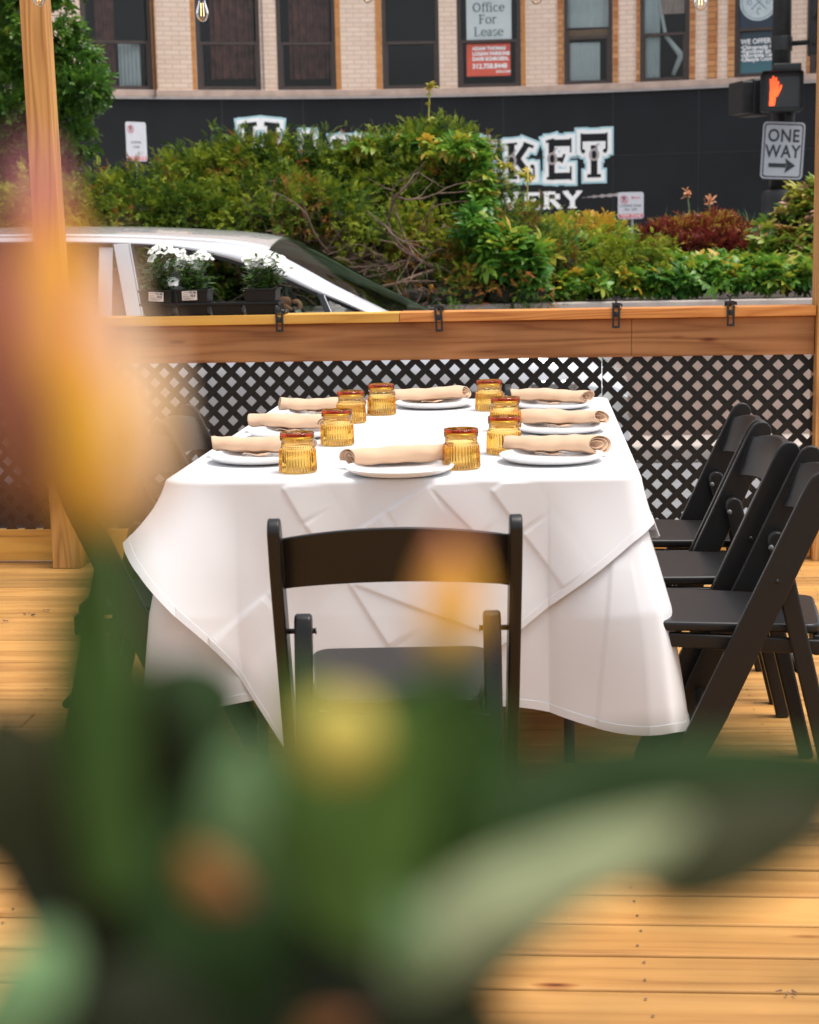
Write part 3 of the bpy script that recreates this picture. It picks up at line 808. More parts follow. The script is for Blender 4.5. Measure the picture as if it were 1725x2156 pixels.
def core(name, blobs, s, mat, parent):  # solid dark lumps that fill the gaps between leaves as painted shade
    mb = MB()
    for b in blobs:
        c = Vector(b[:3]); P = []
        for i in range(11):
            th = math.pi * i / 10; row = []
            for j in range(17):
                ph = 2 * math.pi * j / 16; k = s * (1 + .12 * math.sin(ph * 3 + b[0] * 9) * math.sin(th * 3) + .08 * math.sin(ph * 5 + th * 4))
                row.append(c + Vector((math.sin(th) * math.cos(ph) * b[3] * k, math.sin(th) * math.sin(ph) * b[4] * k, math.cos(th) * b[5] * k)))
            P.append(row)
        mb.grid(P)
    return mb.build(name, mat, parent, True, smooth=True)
def pxblob(px, py, rx, rz, Y, ry=None):
    """ellipsoid centred where the picture shows it, at distance Y; radii in picture units"""
    p = atY(px, py, Y); s = Y / F * 1.003
    return (p.x, p.y, p.z, rx * s, (ry if ry else max(rx * s * .7, .22)), rz * s)
def twigs(name, parent, starts, n, L0, mat=None, seed=1, rad=.006, updown=(-.2, .6), fwd=-.3):
    rg = random.Random(seed); mb = MB()
    def grow(p, d, ln, r, dep):
        pts = [p]; k = 5
        for i in range(k):
            d = (d + Vector((rg.gauss(0, .22), rg.gauss(0, .22), rg.gauss(0, .18)))).normalized(); pts.append(pts[-1] + d * ln / k)
        mb.tube(pts, [r * (1 - .75 * i / k) for i in range(k + 1)], 5, cap=False)
        if dep > 0:
            for _ in range(rg.randint(2, 3)):
                i = rg.randint(1, k - 1); grow(pts[i], (d + Vector((rg.gauss(0, .7), rg.gauss(0, .6), rg.gauss(0, .6)))).normalized(), ln * rg.uniform(.4, .7), r * .55, dep - 1)
    for i in range(n):
        s = starts[i % len(starts)]; p = Vector(s) + Vector((rg.gauss(0, .12), rg.gauss(0, .08), rg.gauss(0, .05)))
        d = Vector((rg.uniform(-1, 1), fwd + rg.gauss(0, .3), rg.uniform(*updown))).normalized()
        grow(p, d, L0 * rg.uniform(.6, 1.2), rad * rg.uniform(.6, 1.3), 2)
    return mb.build(name, mat or MT['twig'], parent, True)

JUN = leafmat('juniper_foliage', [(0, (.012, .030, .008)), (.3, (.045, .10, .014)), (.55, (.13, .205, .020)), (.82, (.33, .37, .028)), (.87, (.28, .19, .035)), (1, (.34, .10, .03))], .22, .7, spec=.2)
CREEP = leafmat('creeper_leaves', [(0, (.022, .075, .018)), (.4, (.055, .17, .025)), (.75, (.15, .30, .03)), (.93, (.38, .38, .04)), (1, (.55, .34, .04))], .35, .38)
BARB = leafmat('barberry_leaves', [(0, (.07, .012, .012)), (.5, (.17, .025, .022)), (.8, (.28, .06, .03)), (1, (.42, .28, .04))], .3, .45)
TREEL = leafmat('tree_leaves', [(0, (.025, .075, .012)), (.5, (.065, .16, .02)), (.85, (.14, .26, .03)), (1, (.26, .32, .05))], .35, .42)
SPR = spray(3, 17)
def juniper(label, blobs, n, size, tmean, tsd, rust=.06, cor=.72, seed=0, group=None, br=None, name='juniper_shrub', tb=.0):
    blobs = [(b[0], b[1], b[2] - .075 * (b[2] > ZPL + .25), b[3], b[4], b[5]) for b in blobs]
    c = blobs[0]; t = thing(name, label, 'shrub', (c[0], c[1], ZPL), 0, group)
    m_ = 13; p, d, ix = blob_points(blobs, int(n / m_ * 1.5), (.66, .98)); k = len(p)
    ax = d * .8 + rng.normal(0, .30, d.shape) + np.array([0, -.28, .22]); ax /= np.linalg.norm(ax, axis=1, keepdims=True)
    Lp = rng.uniform(.10, .26, k); ru = rng.random(k) < rust
    bt = rng.normal(0, .07, len(blobs))[ix] + rng.normal(0, .11, k) + .07 * np.sin(p[:, 0] * 5 + p[:, 2] * 4)
    tt = rng.uniform(-.25, 1, (k, m_)); side = rng.normal(0, .048, (k, m_, 3)) * (1.15 - .7 * np.clip(tt, 0, 1))[:, :, None]
    pos = p[:, None, :] + ax[:, None, :] * (tt * Lp[:, None])[:, :, None] + side
    pos[:, :, 2] -= .10 * (np.clip(tt, 0, 1) ** 2) * Lp[:, None] * 2.2
    dirs = ax[:, None, :] * .9 + rng.normal(0, .42, (k, m_, 3)) + np.array([0, -.1, -.10])
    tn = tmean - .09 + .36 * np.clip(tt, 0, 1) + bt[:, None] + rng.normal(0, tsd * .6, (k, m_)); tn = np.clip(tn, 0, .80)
    tn[ru] = rng.uniform(.86, 1, (int(ru.sum()), m_))
    N = k * m_; sc = rng.uniform(.6, 1.2, N) * size * (1.1 - .35 * np.clip(tt.ravel(), 0, 1))
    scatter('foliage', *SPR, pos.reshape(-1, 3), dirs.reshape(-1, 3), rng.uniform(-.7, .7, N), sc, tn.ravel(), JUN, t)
    core('shade_core', blobs, cor, MT['core'], t)
    if br: twigs('branches', t, *br)
    return t
def leafy(name, label, cat, blobs, n, tmpl, size, mat, tmean, tsd, shell=(.75, 1.08), cor=.7, kind=None, up=.55, out=.6, group=None, parent_loc=None, corem=None, spread=.4, coren='shade_core', part='foliage'):
    c = blobs[0]; t = thing(name, label, cat, parent_loc or (c[0], c[1], ZPL), 0, group)
    if kind: t['kind'] = kind
    p, d, ix = blob_points(blobs, n, shell)
    dirs = d * out + rng.normal(0, spread, d.shape) + np.array([0, -.15, up * .3])
    bt = rng.normal(0, .10, len(blobs))[ix]
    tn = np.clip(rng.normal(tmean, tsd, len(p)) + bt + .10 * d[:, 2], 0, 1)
    scatter(part, *tmpl, p, dirs, rng.uniform(-.6, .6, len(p)), rng.uniform(.6, 1.25, len(p)) * size, tn, mat, t)
    if cor: core(coren, blobs, cor, corem or MT['core'], t)
    return t

# ------------------------------------------------------------------ median planter
YP = 10.9                                           # its front face
ZPL = atY(1450, 632, YP).z
pw = thing('planter_wall', 'long low tan concrete planter wall behind the car', 'planter', (0, YP, -.13))
MB().bx(-9, 9, YP, YP + .18, -.13, ZPL - .07).build('wall', MT['wallconc'], pw, True, bevel=.008)
MB().bx(-9, 9, YP - .03, YP + .24, ZPL - .0685, ZPL).build('coping', MT['concrete'], pw, True, bevel=.01)
MB().bx(-9, 9, YP + 4.2, YP + 4.4, -.13, ZPL).build('back_wall', MT['wallconc'], pw, True, bevel=.01)
m = MB(); N_ = 40
m.grid([[(-9 + 18 * i / N_, YP + .2 + 4.1 * j / 8, ZPL - .10 + .04 * math.sin(i * 1.7 + j)) for i in range(N_ + 1)] for j in range(9)])
m.build('soil', MT['soil'], pw, True, smooth=True)
tag(MB().bx(-14, 14, YP - .55, YP - .01, -.13, -.02).build('kerb', MT['concrete'], bevel=.02), kind='structure')

YJ = 12.0
hedges = 'junipers in the median planter'
juniper('golden low juniper at the left, behind the leaning post', [pxblob(120, 470, 130, 90, YJ - .3), pxblob(230, 455, 90, 68, YJ - .1), pxblob(40, 480, 120, 110, YJ + .2), pxblob(190, 530, 110, 90, YJ - .5), pxblob(205, 415, 60, 34, YJ)],
        5200, .115, .66, .10, .05, group=hedges)
juniper('green juniper mound left of centre with a rounded top', [pxblob(330, 418, 115, 62, YJ), pxblob(420, 400, 100, 78, YJ + .1), pxblob(300, 465, 110, 80, YJ - .4), pxblob(420, 470, 130, 80, YJ - .4), pxblob(385, 370, 60, 30, YJ + .2), pxblob(260, 405, 55, 40, YJ - .1), pxblob(350, 560, 150, 70, YJ - .6)],
        8500, .105, .46, .12, .05, group=hedges)
juniper('big dark green juniper in the middle with a rust brown patch', [pxblob(520, 385, 115, 82, YJ + .1), pxblob(620, 378, 120, 74, YJ + .1), pxblob(560, 440, 150, 70, YJ - .3), pxblob(480, 350, 62, 38, YJ), pxblob(700, 382, 105, 70, YJ + .2), pxblob(650, 330, 55, 26, YJ + .2), pxblob(550, 322, 50, 26, YJ + .2)],
        9500, .105, .44, .12, .045, group=hedges,
        br=([atY(640, 560, YJ - .3), atY(760, 560, YJ - .35), atY(850, 580, YJ - .4)], 32, .75, None, 4, .016, (-.35, .3), -.35))
juniper('tall round dark juniper with creeper spilling over its top', [pxblob(820, 358, 110, 62, YJ), pxblob(930, 358, 105, 84, YJ), pxblob(860, 430, 140, 70, YJ - .2), pxblob(985, 390, 62, 90, YJ), pxblob(915, 305, 75, 34, YJ + .1), pxblob(770, 345, 70, 36, YJ + .1)],
        9500, .10, .40, .12, .03, group=hedges,
        br=([atY(900, 590, YJ - .4), atY(980, 600, YJ - .3)], 20, .6, None, 9, .013, (-.5, .25), -.4))
juniper('ochre and rust lower juniper branches over the bare twigs', [pxblob(690, 440, 90, 45, YJ - .7), pxblob(790, 475, 90, 42, YJ - .7), pxblob(890, 500, 80, 42, YJ - .6), pxblob(980, 520, 70, 45, YJ - .6), pxblob(620, 420, 60, 30, YJ - .7)],
        3600, .10, .60, .12, .15, cor=.45, group=hedges,
        br=([atY(600, 575, YJ - .7), atY(700, 560, YJ - .7), atY(820, 575, YJ - .75), atY(930, 580, YJ - .8)], 46, .75, None, 14, .015, (-.5, .35), -.5))
juniper('small rusty golden juniper right of centre under the creeper', [pxblob(1090, 520, 80, 85, YJ - .5), pxblob(1160, 580, 85, 70, YJ - .6), pxblob(1060, 590, 80, 60, YJ - .7)],
        3800, .085, .62, .12, .22, group=hedges)
juniper('small drooping olive juniper low above the planter coping', [pxblob(1330, 545, 62, 38, YP + .5), pxblob(1300, 575, 50, 35, YP + .45)], 1700, .085, .56, .1, .04, group=hedges)
juniper('pale yellow green feathery shrub in front of the painted lettering', [pxblob(1200, 532, 70, 34, YJ + .2), pxblob(1140, 528, 55, 30, YJ + .1), pxblob(1260, 540, 50, 34, YJ + .1)], 3400, .085, .74, .08, .02, name='feathery_shrub')
juniper('dark ragged low juniper overhanging the coping left of the creeper', [pxblob(870 + 62 * q, 624 - 2 * q, 52, 28, YP + .02, .2) for q in range(5)] + [pxblob(620 + 80 * q, 640, 60, 34, YP + .3, .3) for q in range(4)], 2600, .08, .22, .1, .12, cor=.6, group=hedges)
# shade behind the bare twigs, put in as a dark dense low shrub
juniper('dark dense shrub standing in for shade low behind the bare brown twigs', [pxblob(640, 580, 190, 90, YJ + .2), pxblob(880, 590, 190, 90, YJ + .2), pxblob(480, 600, 150, 90, YJ + .1), pxblob(1040, 620, 120, 60, YJ - .1)], 4200, .10, .18, .10, .10, cor=.9, group=hedges)

PAL = palmate()
leafy('creeper', 'green five leaved creeper draped over the round juniper', 'climbing plant', [pxblob(960, 318, 66, 28, YJ - .25, .3), pxblob(1010, 380, 24, 62, YJ - .35, .2), pxblob(775, 312, 40, 10, YJ - .1, .2), pxblob(865, 300, 50, 12, YJ, .25), pxblob(1015, 430, 22, 60, YJ - .45, .2)],
      620, PAL, .085, CREEP, .62, .16, cor=0)
leafy('creeper', 'bright creeper tumbling between the juniper and the letters', 'climbing plant', [pxblob(1055, 522, 55, 42, YJ - .9, .3), pxblob(1115, 535, 46, 30, YJ - .9, .3), pxblob(1000, 485, 30, 40, YJ - .9, .25), pxblob(1120, 580, 28, 60, YJ - 1.05, .18), pxblob(1060, 560, 60, 40, YJ - 1., .25)],
      560, PAL, .10, CREEP, .58, .15, cor=0)
# long yellow tendrils
for i, (lab, pts) in enumerate([('single yellow creeper tendril standing straight up above the juniper', [(905, 300), (903, 240), (905, 195), (900, 178), (908, 172), (912, 182)]),
                  ('yellow creeper tendril reaching right across the K', [(1030, 320), (1060, 345), (1080, 350), (1100, 372), (1130, 370)]),
                  ('long yellow tendril curling low in front of the bare twigs', [(925, 580), (960, 600), (1000, 580), (1030, 560), (1050, 545)]),
                  ('thin green tendril hanging down across the lettering', [(1112, 350), (1111, 400), (1110, 450), (1108, 500)])]):
    Y_ = YJ - [0, .4, 1.0, .5][i]
    P3 = [atY(x, y, Y_) for x, y in pts]
    mb = MB(); mb.tube(P3, [.006 - .004 * k / (len(P3) - 1) for k in range(len(P3))], 6)
    t = thing('tendril', lab, 'tendril', tuple(P3[0])); t.location = P3[0]
    mb.build('stem', plain('tendril_stem' + str(i), (.42, .36, .05), .6), t, True, smooth=True)
    pp = []
    for k in range(1, len(P3)):
        for _ in range(4 if i in (1, 2) else 2): pp.append(P3[k - 1].lerp(P3[k], random.random()))
    pp = np.array(pp); n = len(pp)
    scatter('leaves', *PAL, pp, rng.normal(0, 1, (n, 3)) + [0, -.6, 0], rng.uniform(-1, 1, n), rng.uniform(.035, .07, n), rng.uniform(.9, 1, n), CREEP, t)

# right part of the planter
cover = [pxblob(1180 + 78 * k, 606 - 4 * k, 66, 32, YP + .34, .28) for k in range(8)] + [pxblob(1230 + 80 * k, 580 - 2 * k, 66, 30, YP + .70, .35) for k in range(7)] + [pxblob(1240 + 84 * k, 560 + 1 * k, 62, 26, YP + 1.1, .35) for k in range(6)] + [pxblob(1210, 540, 60, 36, YP + .8), pxblob(1290, 530, 50, 30, YP + 1.2), pxblob(1345, 560, 40, 34, YP + .8)]
leafy('ground_cover', 'thick bright green creeper carpet spilling to the coping at right', 'ground cover', cover, 6200, PAL, .085, CREEP, .60, .17, kind='stuff', cor=.78, up=1.2, out=.35, spread=.5)
leafy('barberry_shrub', 'dark red barberry shrub above the green creeper carpet', 'shrub', [pxblob(1440, 505, 62, 34, YP + 1.5), pxblob(1510, 500, 55, 34, YP + 1.5), pxblob(1388, 510, 36, 26, YP + 1.4), pxblob(1560, 525, 40, 24, YP + 1.3), pxblob(1475, 525, 90, 28, YP + 1.3)],
      3000, sprig(7, 45, .2), .085, BARB, .52, .24, up=1.4)
leafy('tall_shrub', 'yellow green shrub with pinkish tips at the right edge', 'shrub', [pxblob(1690, 500, 75, 75, YP + .9), pxblob(1640, 540, 60, 45, YP + .8), pxblob(1710, 440, 45, 55, YP + 1.0), pxblob(1720, 570, 60, 50, YP + .6)],
      1500, PAL, .085, leafmat('pink_tipped_leaves', [(0, (.04, .11, .02)), (.5, (.15, .25, .03)), (.8, (.40, .36, .05)), (.9, (.50, .28, .10)), (1, (.60, .34, .28))], .3, .45), .5, .26)
leafy('leafy_plant', 'small upright yellow green plants beside the tow zone sign', 'plant', [pxblob(1250, 488, 36, 20, YP + 2.2), pxblob(1295, 500, 30, 22, YP + 2.2), pxblob(1190, 480, 34, 16, YP + 2.2)], 420, sprig(7, 50, .24), .10, CREEP, .8, .1, cor=0)
# day lilies and grass
gt = thing('grass_clump', 'clump of long green blades behind the red shrub', 'grass', tuple(atY(1560, 530, YP + 2.4)))
blade = ([(-.02, 0, 0), (.02, 0, 0), (-.018, .4, .02), (.018, .4, .02), (-.012, .75, -.03), (.012, .75, -.03), (0, 1, -.14)], [(0, 1, 3, 2), (2, 3, 5, 4), (4, 5, 6)])
n = 230; px_ = rng.uniform(1400, 1650, n); base = np.array([tuple(atY(a, 515, YP + 2.4 + random.uniform(-.3, .3))) for a in px_]); base[:, 2] -= .05
dr = np.stack([rng.normal(0, .38, n), rng.normal(-.1, .3, n), np.ones(n)], 1)
scatter('blades', *blade, base, dr, rng.uniform(-3, 3, n), rng.uniform(.16, .36, n), rng.uniform(.15, .6, n), leafmat('grass_blades', [(0, (.04, .10, .03)), (1, (.20, .36, .08))], .3), gt)
PET = leafmat('daylily_petals', [(0, (.62, .24, .10)), (1, (.75, .42, .25))], .35)
for lab, x0, y0, x1, y1 in (('taller pink orange daylily on a thin stalk above the red shrub', 1452, 500, 1448, 408), ('smaller cream daylily buds right of the pink daylily', 1487, 500, 1495, 425)):
    a, b_ = atY(x0, y0, YP + 2.3), atY(x1, y1, YP + 2.3); t = thing('daylily', lab, 'flower', tuple(a)); t.location = a
    MB().tube([a, a.lerp(b_, .6) + Vector((.008, 0, 0)), b_], [.006, .005, .004], 6).build('stem', MT['stem'], t, True, smooth=True)
    n = 14; pos = np.array([tuple(b_)] * n) + rng.normal(0, .012, (n, 3)); dd = rng.normal(0, .8, (n, 3)) + [0, -.2, .7]
    scatter('petals', *leaf_t(.2), pos, dd, rng.uniform(-1, 1, n), rng.uniform(.04, .075, n), rng.uniform(0, 1, n), PET, t)

# ------------------------------------------------------------------ street tree at the left
tr = thing('street_tree', 'leafy green street tree filling the upper left corner', 'tree', tuple(atY(-10, 900, 14.5)[:2]) + (-.13,))
tb_ = origin_of(tr); MB().tube([tb_, tb_ + Vector((.05, 0, 1.2)), tb_ + Vector((-.05, 0, 2.4)), tb_ + Vector((.02, 0, 4.2)), tb_ + Vector((.0, 0, 6))], [.14, .12, .10, .07, .03], 12).build('trunk', MT['bark'], tr, True, smooth=True)
tbl = [pxblob(60, 60, 110, 100, 13.6), pxblob(150, 160, 60, 60, 13.6), pxblob(40, 220, 110, 90, 13.7), pxblob(185, 190, 42, 34, 13.4), pxblob(140, 255, 50, 34, 13.5), pxblob(90, 330, 80, 60, 13.6), pxblob(60, -60, 130, 80, 13.9), pxblob(-60, 150, 110, 200, 14.2), pxblob(150, 110, 50, 36, 13.7), pxblob(165, 300, 36, 18, 13.5), pxblob(0, 400, 90, 60, 13.6), pxblob(-100, -150, 150, 160, 14.5), pxblob(205, 175, 24, 16, 13.4)]
p, dd, ix = blob_points(tbl, 14500, (.35, 1.08), -1)
bt = rng.normal(0, .08, len(tbl))[ix]
scatter('crown', *sprig(8, 55, .34), p, dd * .6 + rng.normal(0, .45, dd.shape), rng.uniform(-1, 1, len(p)), rng.uniform(.07, .125, len(p)), np.clip(rng.normal(.56, .18, len(p)) + bt, 0, 1), TREEL, tr)
lm = MB()
for b in tbl:
    c = Vector(b[:3]); s = tb_ + Vector((0, 0, max(1.3, min(4.5, c.z - .4)))); lm.tube([s, s.lerp(c, .5) + Vector((0, 0, -.05)), c], [.045, .028, .008], 7)
lm.build('limbs', MT['bark'], tr, True, smooth=True)

# ------------------------------------------------------------------ lettering machinery
def text_polys(s, size=1.0, bold=0.0, align='CENTER', squeeze=1.0, spacing=1.0):
    cu = bpy.data.curves.new('lettering', 'FONT'); cu.body = s; cu.size = size; cu.align_x = align; cu.offset = bold; cu.space_character = spacing
    cu.resolution_u = 3
    o = bpy.data.objects.new('lettering', cu); COL.objects.link(o); bpy.context.view_layer.update()
    me = bpy.data.meshes.new_from_object(o.evaluated_get(bpy.context.evaluated_depsgraph_get()))
    vs = [(v.co.x * squeeze, v.co.y) for v in me.vertices]; fs = [tuple(p.vertices) for p in me.polygons]
    bpy.data.objects.remove(o); bpy.data.curves.remove(cu); bpy.data.meshes.remove(me)
    return vs, fs
def put_text(mb, s, fn, x, z, size, **k):
    vs, fs = text_polys(s, size, **k); mb.add([fn(x + a, z + b) for a, b in vs], fs)
_step = [0]
def stroke(mb, fn, p, q, wd, e=0.0, d=0.0):
    """a bar from p to q; e widens it on all sides; every bar sits a hair in front of the last"""
    p, q = Vector(p), Vector(q); t = (q - p); t = t.normalized() if t.length > 1e-9 else Vector((1, 0)); n = Vector((-t.y, t.x)) * (wd / 2 + e); t = t * e
    _step[0] = (_step[0] + 1) % 24; dd = d + _step[0] * .00012
    c = [p - t + n, p - t - n, q + t - n, q + t + n]
    mb.add([fn(a.x, a.y, dd) for a in c], [(0, 1, 2, 3)])
def disc(mb, fn, c, r, ry=None, e=0.0, d=0.0, n=14):
    _step[0] = (_step[0] + 1) % 24; dd = d + _step[0] * .00012; ry = ry or r
    mb.add([fn(c[0] + (r + e) * math.cos(2 * math.pi * k / n), c[1] + (ry + e) * math.sin(2 * math.pi * k / n), dd) for k in range(n)], [tuple(range(n))])
def ringarc(mb, fn, c, rx, ry, a0, a1, w0, w1=None, d=0.0, n=14):
    w1 = w0 if w1 is None else w1
    _step[0] = (_step[0] + 1) % 24; dd = d + _step[0] * .00012; V = []
    for k in range(n + 1):
        a = R(a0 + (a1 - a0) * k / n); wd = w0 + (w1 - w0) * abs(math.cos(a))       # thick on the sides, thin at top and bottom
        for s in (-.5, .5): V.append(fn(c[0] + (rx + s * wd) * math.cos(a), c[1] + (ry + s * wd) * math.sin(a), dd))
    mb.add(V, [(2 * k, 2 * k + 1, 2 * k + 3, 2 * k + 2) for k in range(n)])
SLAB = {
 'K': dict(s=[((.2, .02), (.2, .98), .24), ((.03, .93), (.40, .965), .07), ((.05, .05), (.40, .05), .09), ((.28, .42), (.74, .93), .22), ((.62, .97), (.97, .86), .09), ((.38, .56), (.84, .08), .24), ((.84, .06), (1.0, .06), .12), ((.985, .05), (.97, .36), .06)], d=[((.92, .34), .07)], hop=(.2, .5)),
 'E': dict(s=[((.24, .02), (.24, .98), .24), ((.03, .92), (.34, .975), .07), ((.2, .89), (.93, .89), .19), ((.95, 1.0), (.95, .66), .07), ((.3, .50), (.62, .50), .12), ((.60, .42), (.72, .62), .10), ((.05, .06), (.3, .04), .07), ((.2, .10), (.93, .10), .19), ((.95, .0), (.95, .33), .07)], d=[], hop=(.26, .52)),
 'T': dict(s=[((.04, .90), (.96, .90), .20), ((.06, 1.0), (.06, .62), .08), ((.94, 1.0), (.94, .62), .08), ((.5, .9), (.5, .05), .25), ((.26, .05), (.74, .05), .09), ((.34, .5), (.66, .5), .09)], d=[((.115, .60), .075), ((.885, .60), .075)], hop=(.5, .52)),
 'H': dict(s=[((.22, .02), (.22, .98), .24), ((.78, .02), (.78, .98), .24), ((.04, .94), (.42, .97), .08), ((.60, .97), (.97, .94), .08), ((.04, .05), (.42, .05), .09), ((.58, .05), (.97, .05), .09), ((.2, .52), (.8, .52), .16)], d=[], hop=(.22, .5)),
 'A': dict(s=[((.14, .03), (.5, .96), .20), ((.86, .03), (.5, .96), .26), ((.0, .05), (.32, .05), .09), ((.64, .05), (1, .05), .09), ((.24, .32), (.76, .32), .12), ((.34, .95), (.66, .95), .1)], d=[], hop=(.5, .2)),
 'Y': dict(s=[((.12, .95), (.5, .48), .24), ((.88, .95), (.5, .48), .20), ((.5, .5), (.5, .03), .25), ((.0, .95), (.32, .95), .09), ((.68, .95), (1, .95), .09), ((.28, .05), (.72, .05), .09)], d=[], hop=(.5, .3)),
 'M': dict(s=[((.16, .03), (.16, .97), .18), ((.84, .03), (.84, .97), .22), ((.18, .9), (.5, .3), .18), ((.82, .9), (.5, .3), .16), ((.0, .05), (.34, .05), .09), ((.66, .05), (1, .05), .09), ((.0, .95), (.2, .95), .09), ((.8, .95), (1, .95), .09)], d=[], hop=(.16, .5)),
 'R': dict(s=[((.22, .02), (.22, .98), .24), ((.04, .94), (.42, .96), .08), ((.04, .05), (.42, .05), .09), ((.22, .9), (.66, .9), .16), ((.22, .5), (.66, .5), .14), ((.76, .85), (.76, .55), .24), ((.5, .5), (.86, .08), .22), ((.8, .05), (1, .05), .09)], d=[], hop=(.22, .5)),
 'B': dict(s=[((.22, .02), (.22, .98), .26), ((.04, .93), (.6, .93), .13), ((.04, .07), (.6, .07), .13), ((.2, .5), (.62, .5), .12), ((.76, .87), (.76, .60), .22), ((.8, .42), (.8, .14), .24)], d=[], hop=None),
 'W': dict(s=[((.12, .97), (.30, .03), .15), ((.30, .03), (.50, .9), .11), ((.50, .9), (.70, .03), .15), ((.70, .03), (.90, .97), .11), ((.0, .94), (.26, .94), .10), ((.40, .94), (.62, .94), .10), ((.76, .94), (1, .94), .10)], d=[], hop=None)}

# ------------------------------------------------------------------ brick building across the street
def YB(x): return 26.0 - .040 * (x + .42) ** 2
def bfn(d0):
    return lambda x, z, d=0.0: (x, YB(x) - d0 - d, z)
def bxz(px, py, d=0.0):
    Y = 26.0
    for _ in range(8):
        p = atY(px, py, Y); Y = YB(p.x) - d
    return p.x, p.z
def bbox(mb, x0, x1, d0, d1, z0, z1, st=.45):
    """box bent along the facade; d measured from the wall plane towards the street"""
    n = max(1, int((x1 - x0) / st)); P = []
    for i in range(n + 1):
        x = x0 + (x1 - x0) * i / n; y = YB(x)
        P.append([(x, y - d0, z0), (x, y - d1, z0), (x, y - d1, z1), (x, y - d0, z1), (x, y - d0, z0)])
    b0 = len(mb.v); mb.grid(P); m_ = len(P[0])
    mb.f.append((b0 + 3, b0 + 2, b0 + 1, b0)); e = b0 + n * m_; mb.f.append((e, e + 1, e + 2, e + 3))
bd = thing('brick_building', 'cream and orange brick building with black painted ground floor', 'building', (-.42, 26, -.13))
ZW = bxz(800, 188)[1]; ZB = bxz(850, 204.5)[1]; ZM = bxz(800, 90)[1]; ZT_ = ZW + 1.62
winp = [(172, 320), (413, 548), (583, 707), (805, 925), (963, 1097), (1188, 1290), (1348, 1452), (1547, 1650), (1706, 1800)]
winx = [(bxz(a, 120)[0], bxz(b, 120)[0]) for a, b in winp]
winx = [(winx[0][0] - 3.2, winx[0][0] - 2.3), (winx[0][0] - 1.5, winx[0][0] - .6)] + winx + [(winx[-1][1] + .7, winx[-1][1] + 1.6)]
XA, XZ = winx[0][0] - .8, winx[-1][1] + .8
band = MB(); bbox(band, XA, XZ, -.10, .035, -.13, ZB); band.build('ground_floor_band', MT['bandpaint'], bd, True)
for zz in (ZB - .95, ZB - 1.95):
    q_ = MB(); bbox(q_, XA, XZ, .034, .0375, zz, zz + .012); q_.build('panel_joint', MT['trim'], bd, True)
for px_j in (180, 470, 640, 890, 1060, 1290, 1470, 1640):
    xj = bxz(px_j, 300)[0]; q_ = MB(); bbox(q_, xj, xj + .012, .034, .0378, -.1, ZB - .02); q_.build('panel_joint', MT['trim'], bd, True)
sl_ = MB(); bbox(sl_, XA, XZ, -.10, .06, ZB + .02, ZW - .001); sl_.build('stone_sill_course', MT['stone'], bd, True, bevel=.008)
sl_ = MB(); bbox(sl_, XA, XZ, -.10, .075, ZB - .012, ZB + .019); sl_.build('flashing', plain('pale_flashing', (.36, .33, .32), .5), bd, True)
cream, orange, rustic = MB(), MB(), MB()
edges = [XA] + [e for w_ in winx for e in w_] + [XZ]
for i in range(0, len(edges), 2): bbox(cream, edges[i] + .001, edges[i + 1] - .001, -.10, .0, ZW, ZT_, .3)
bbox(cream, XA, XZ, -.10, 0, ZT_ + .22, ZT_ + 5.0, .5)
cream.build('wall', MT['cream'], bd, True)
ln_ = MB(); bbox(ln_, XA, XZ, -.10, .03, ZT_, ZT_ + .219); ln_.build('lintel_course', MT['stone'], bd, True)
cn = MB(); bbox(cn, XA, XZ, -.10, .35, ZT_ + 5.0, ZT_ + 5.3); cn.build('cornice', MT['stone'], bd, True)
for a, b_ in ((320.5, 330), (404, 412.5), (707.5, 718), (792, 804.5), (1097.5, 1107)):
    x0, x1 = bxz(a, 120)[0], bxz(b_, 120)[0]; q_ = MB(); bbox(q_, x0, x1, -.05, .004, ZW + .002, ZT_ - .002); q_.build('orange_brick_strip', MT['orange'], bd, True)
for a, b_ in ((1175, 1187), (1291, 1302), (1340, 1347.5), (1452.5, 1464), (1490, 1511), (1533, 1546.5), (1700, 1706)):
    x0, x1 = bxz(a, 100)[0], bxz(b_, 100)[0]; q_ = MB(); bbox(q_, x0, x1, -.05, .02, ZW + .002, ZT_ - .002); q_.build('rustic_brick_strip', MT['rustic'], bd, True)
DARK = plain('dark_room', (.012, .010, .010), .9, var=.5, nscale=2)
BLIND = plain('pale_blind', (.72, .78, .78), .8, var=.15, nscale=2); BRN = plain('brown_curtain', (.24, .09, .065), .8, var=.5, nscale=7)
WOODB = plain('timber_bar', (.35, .18, .08), .6)
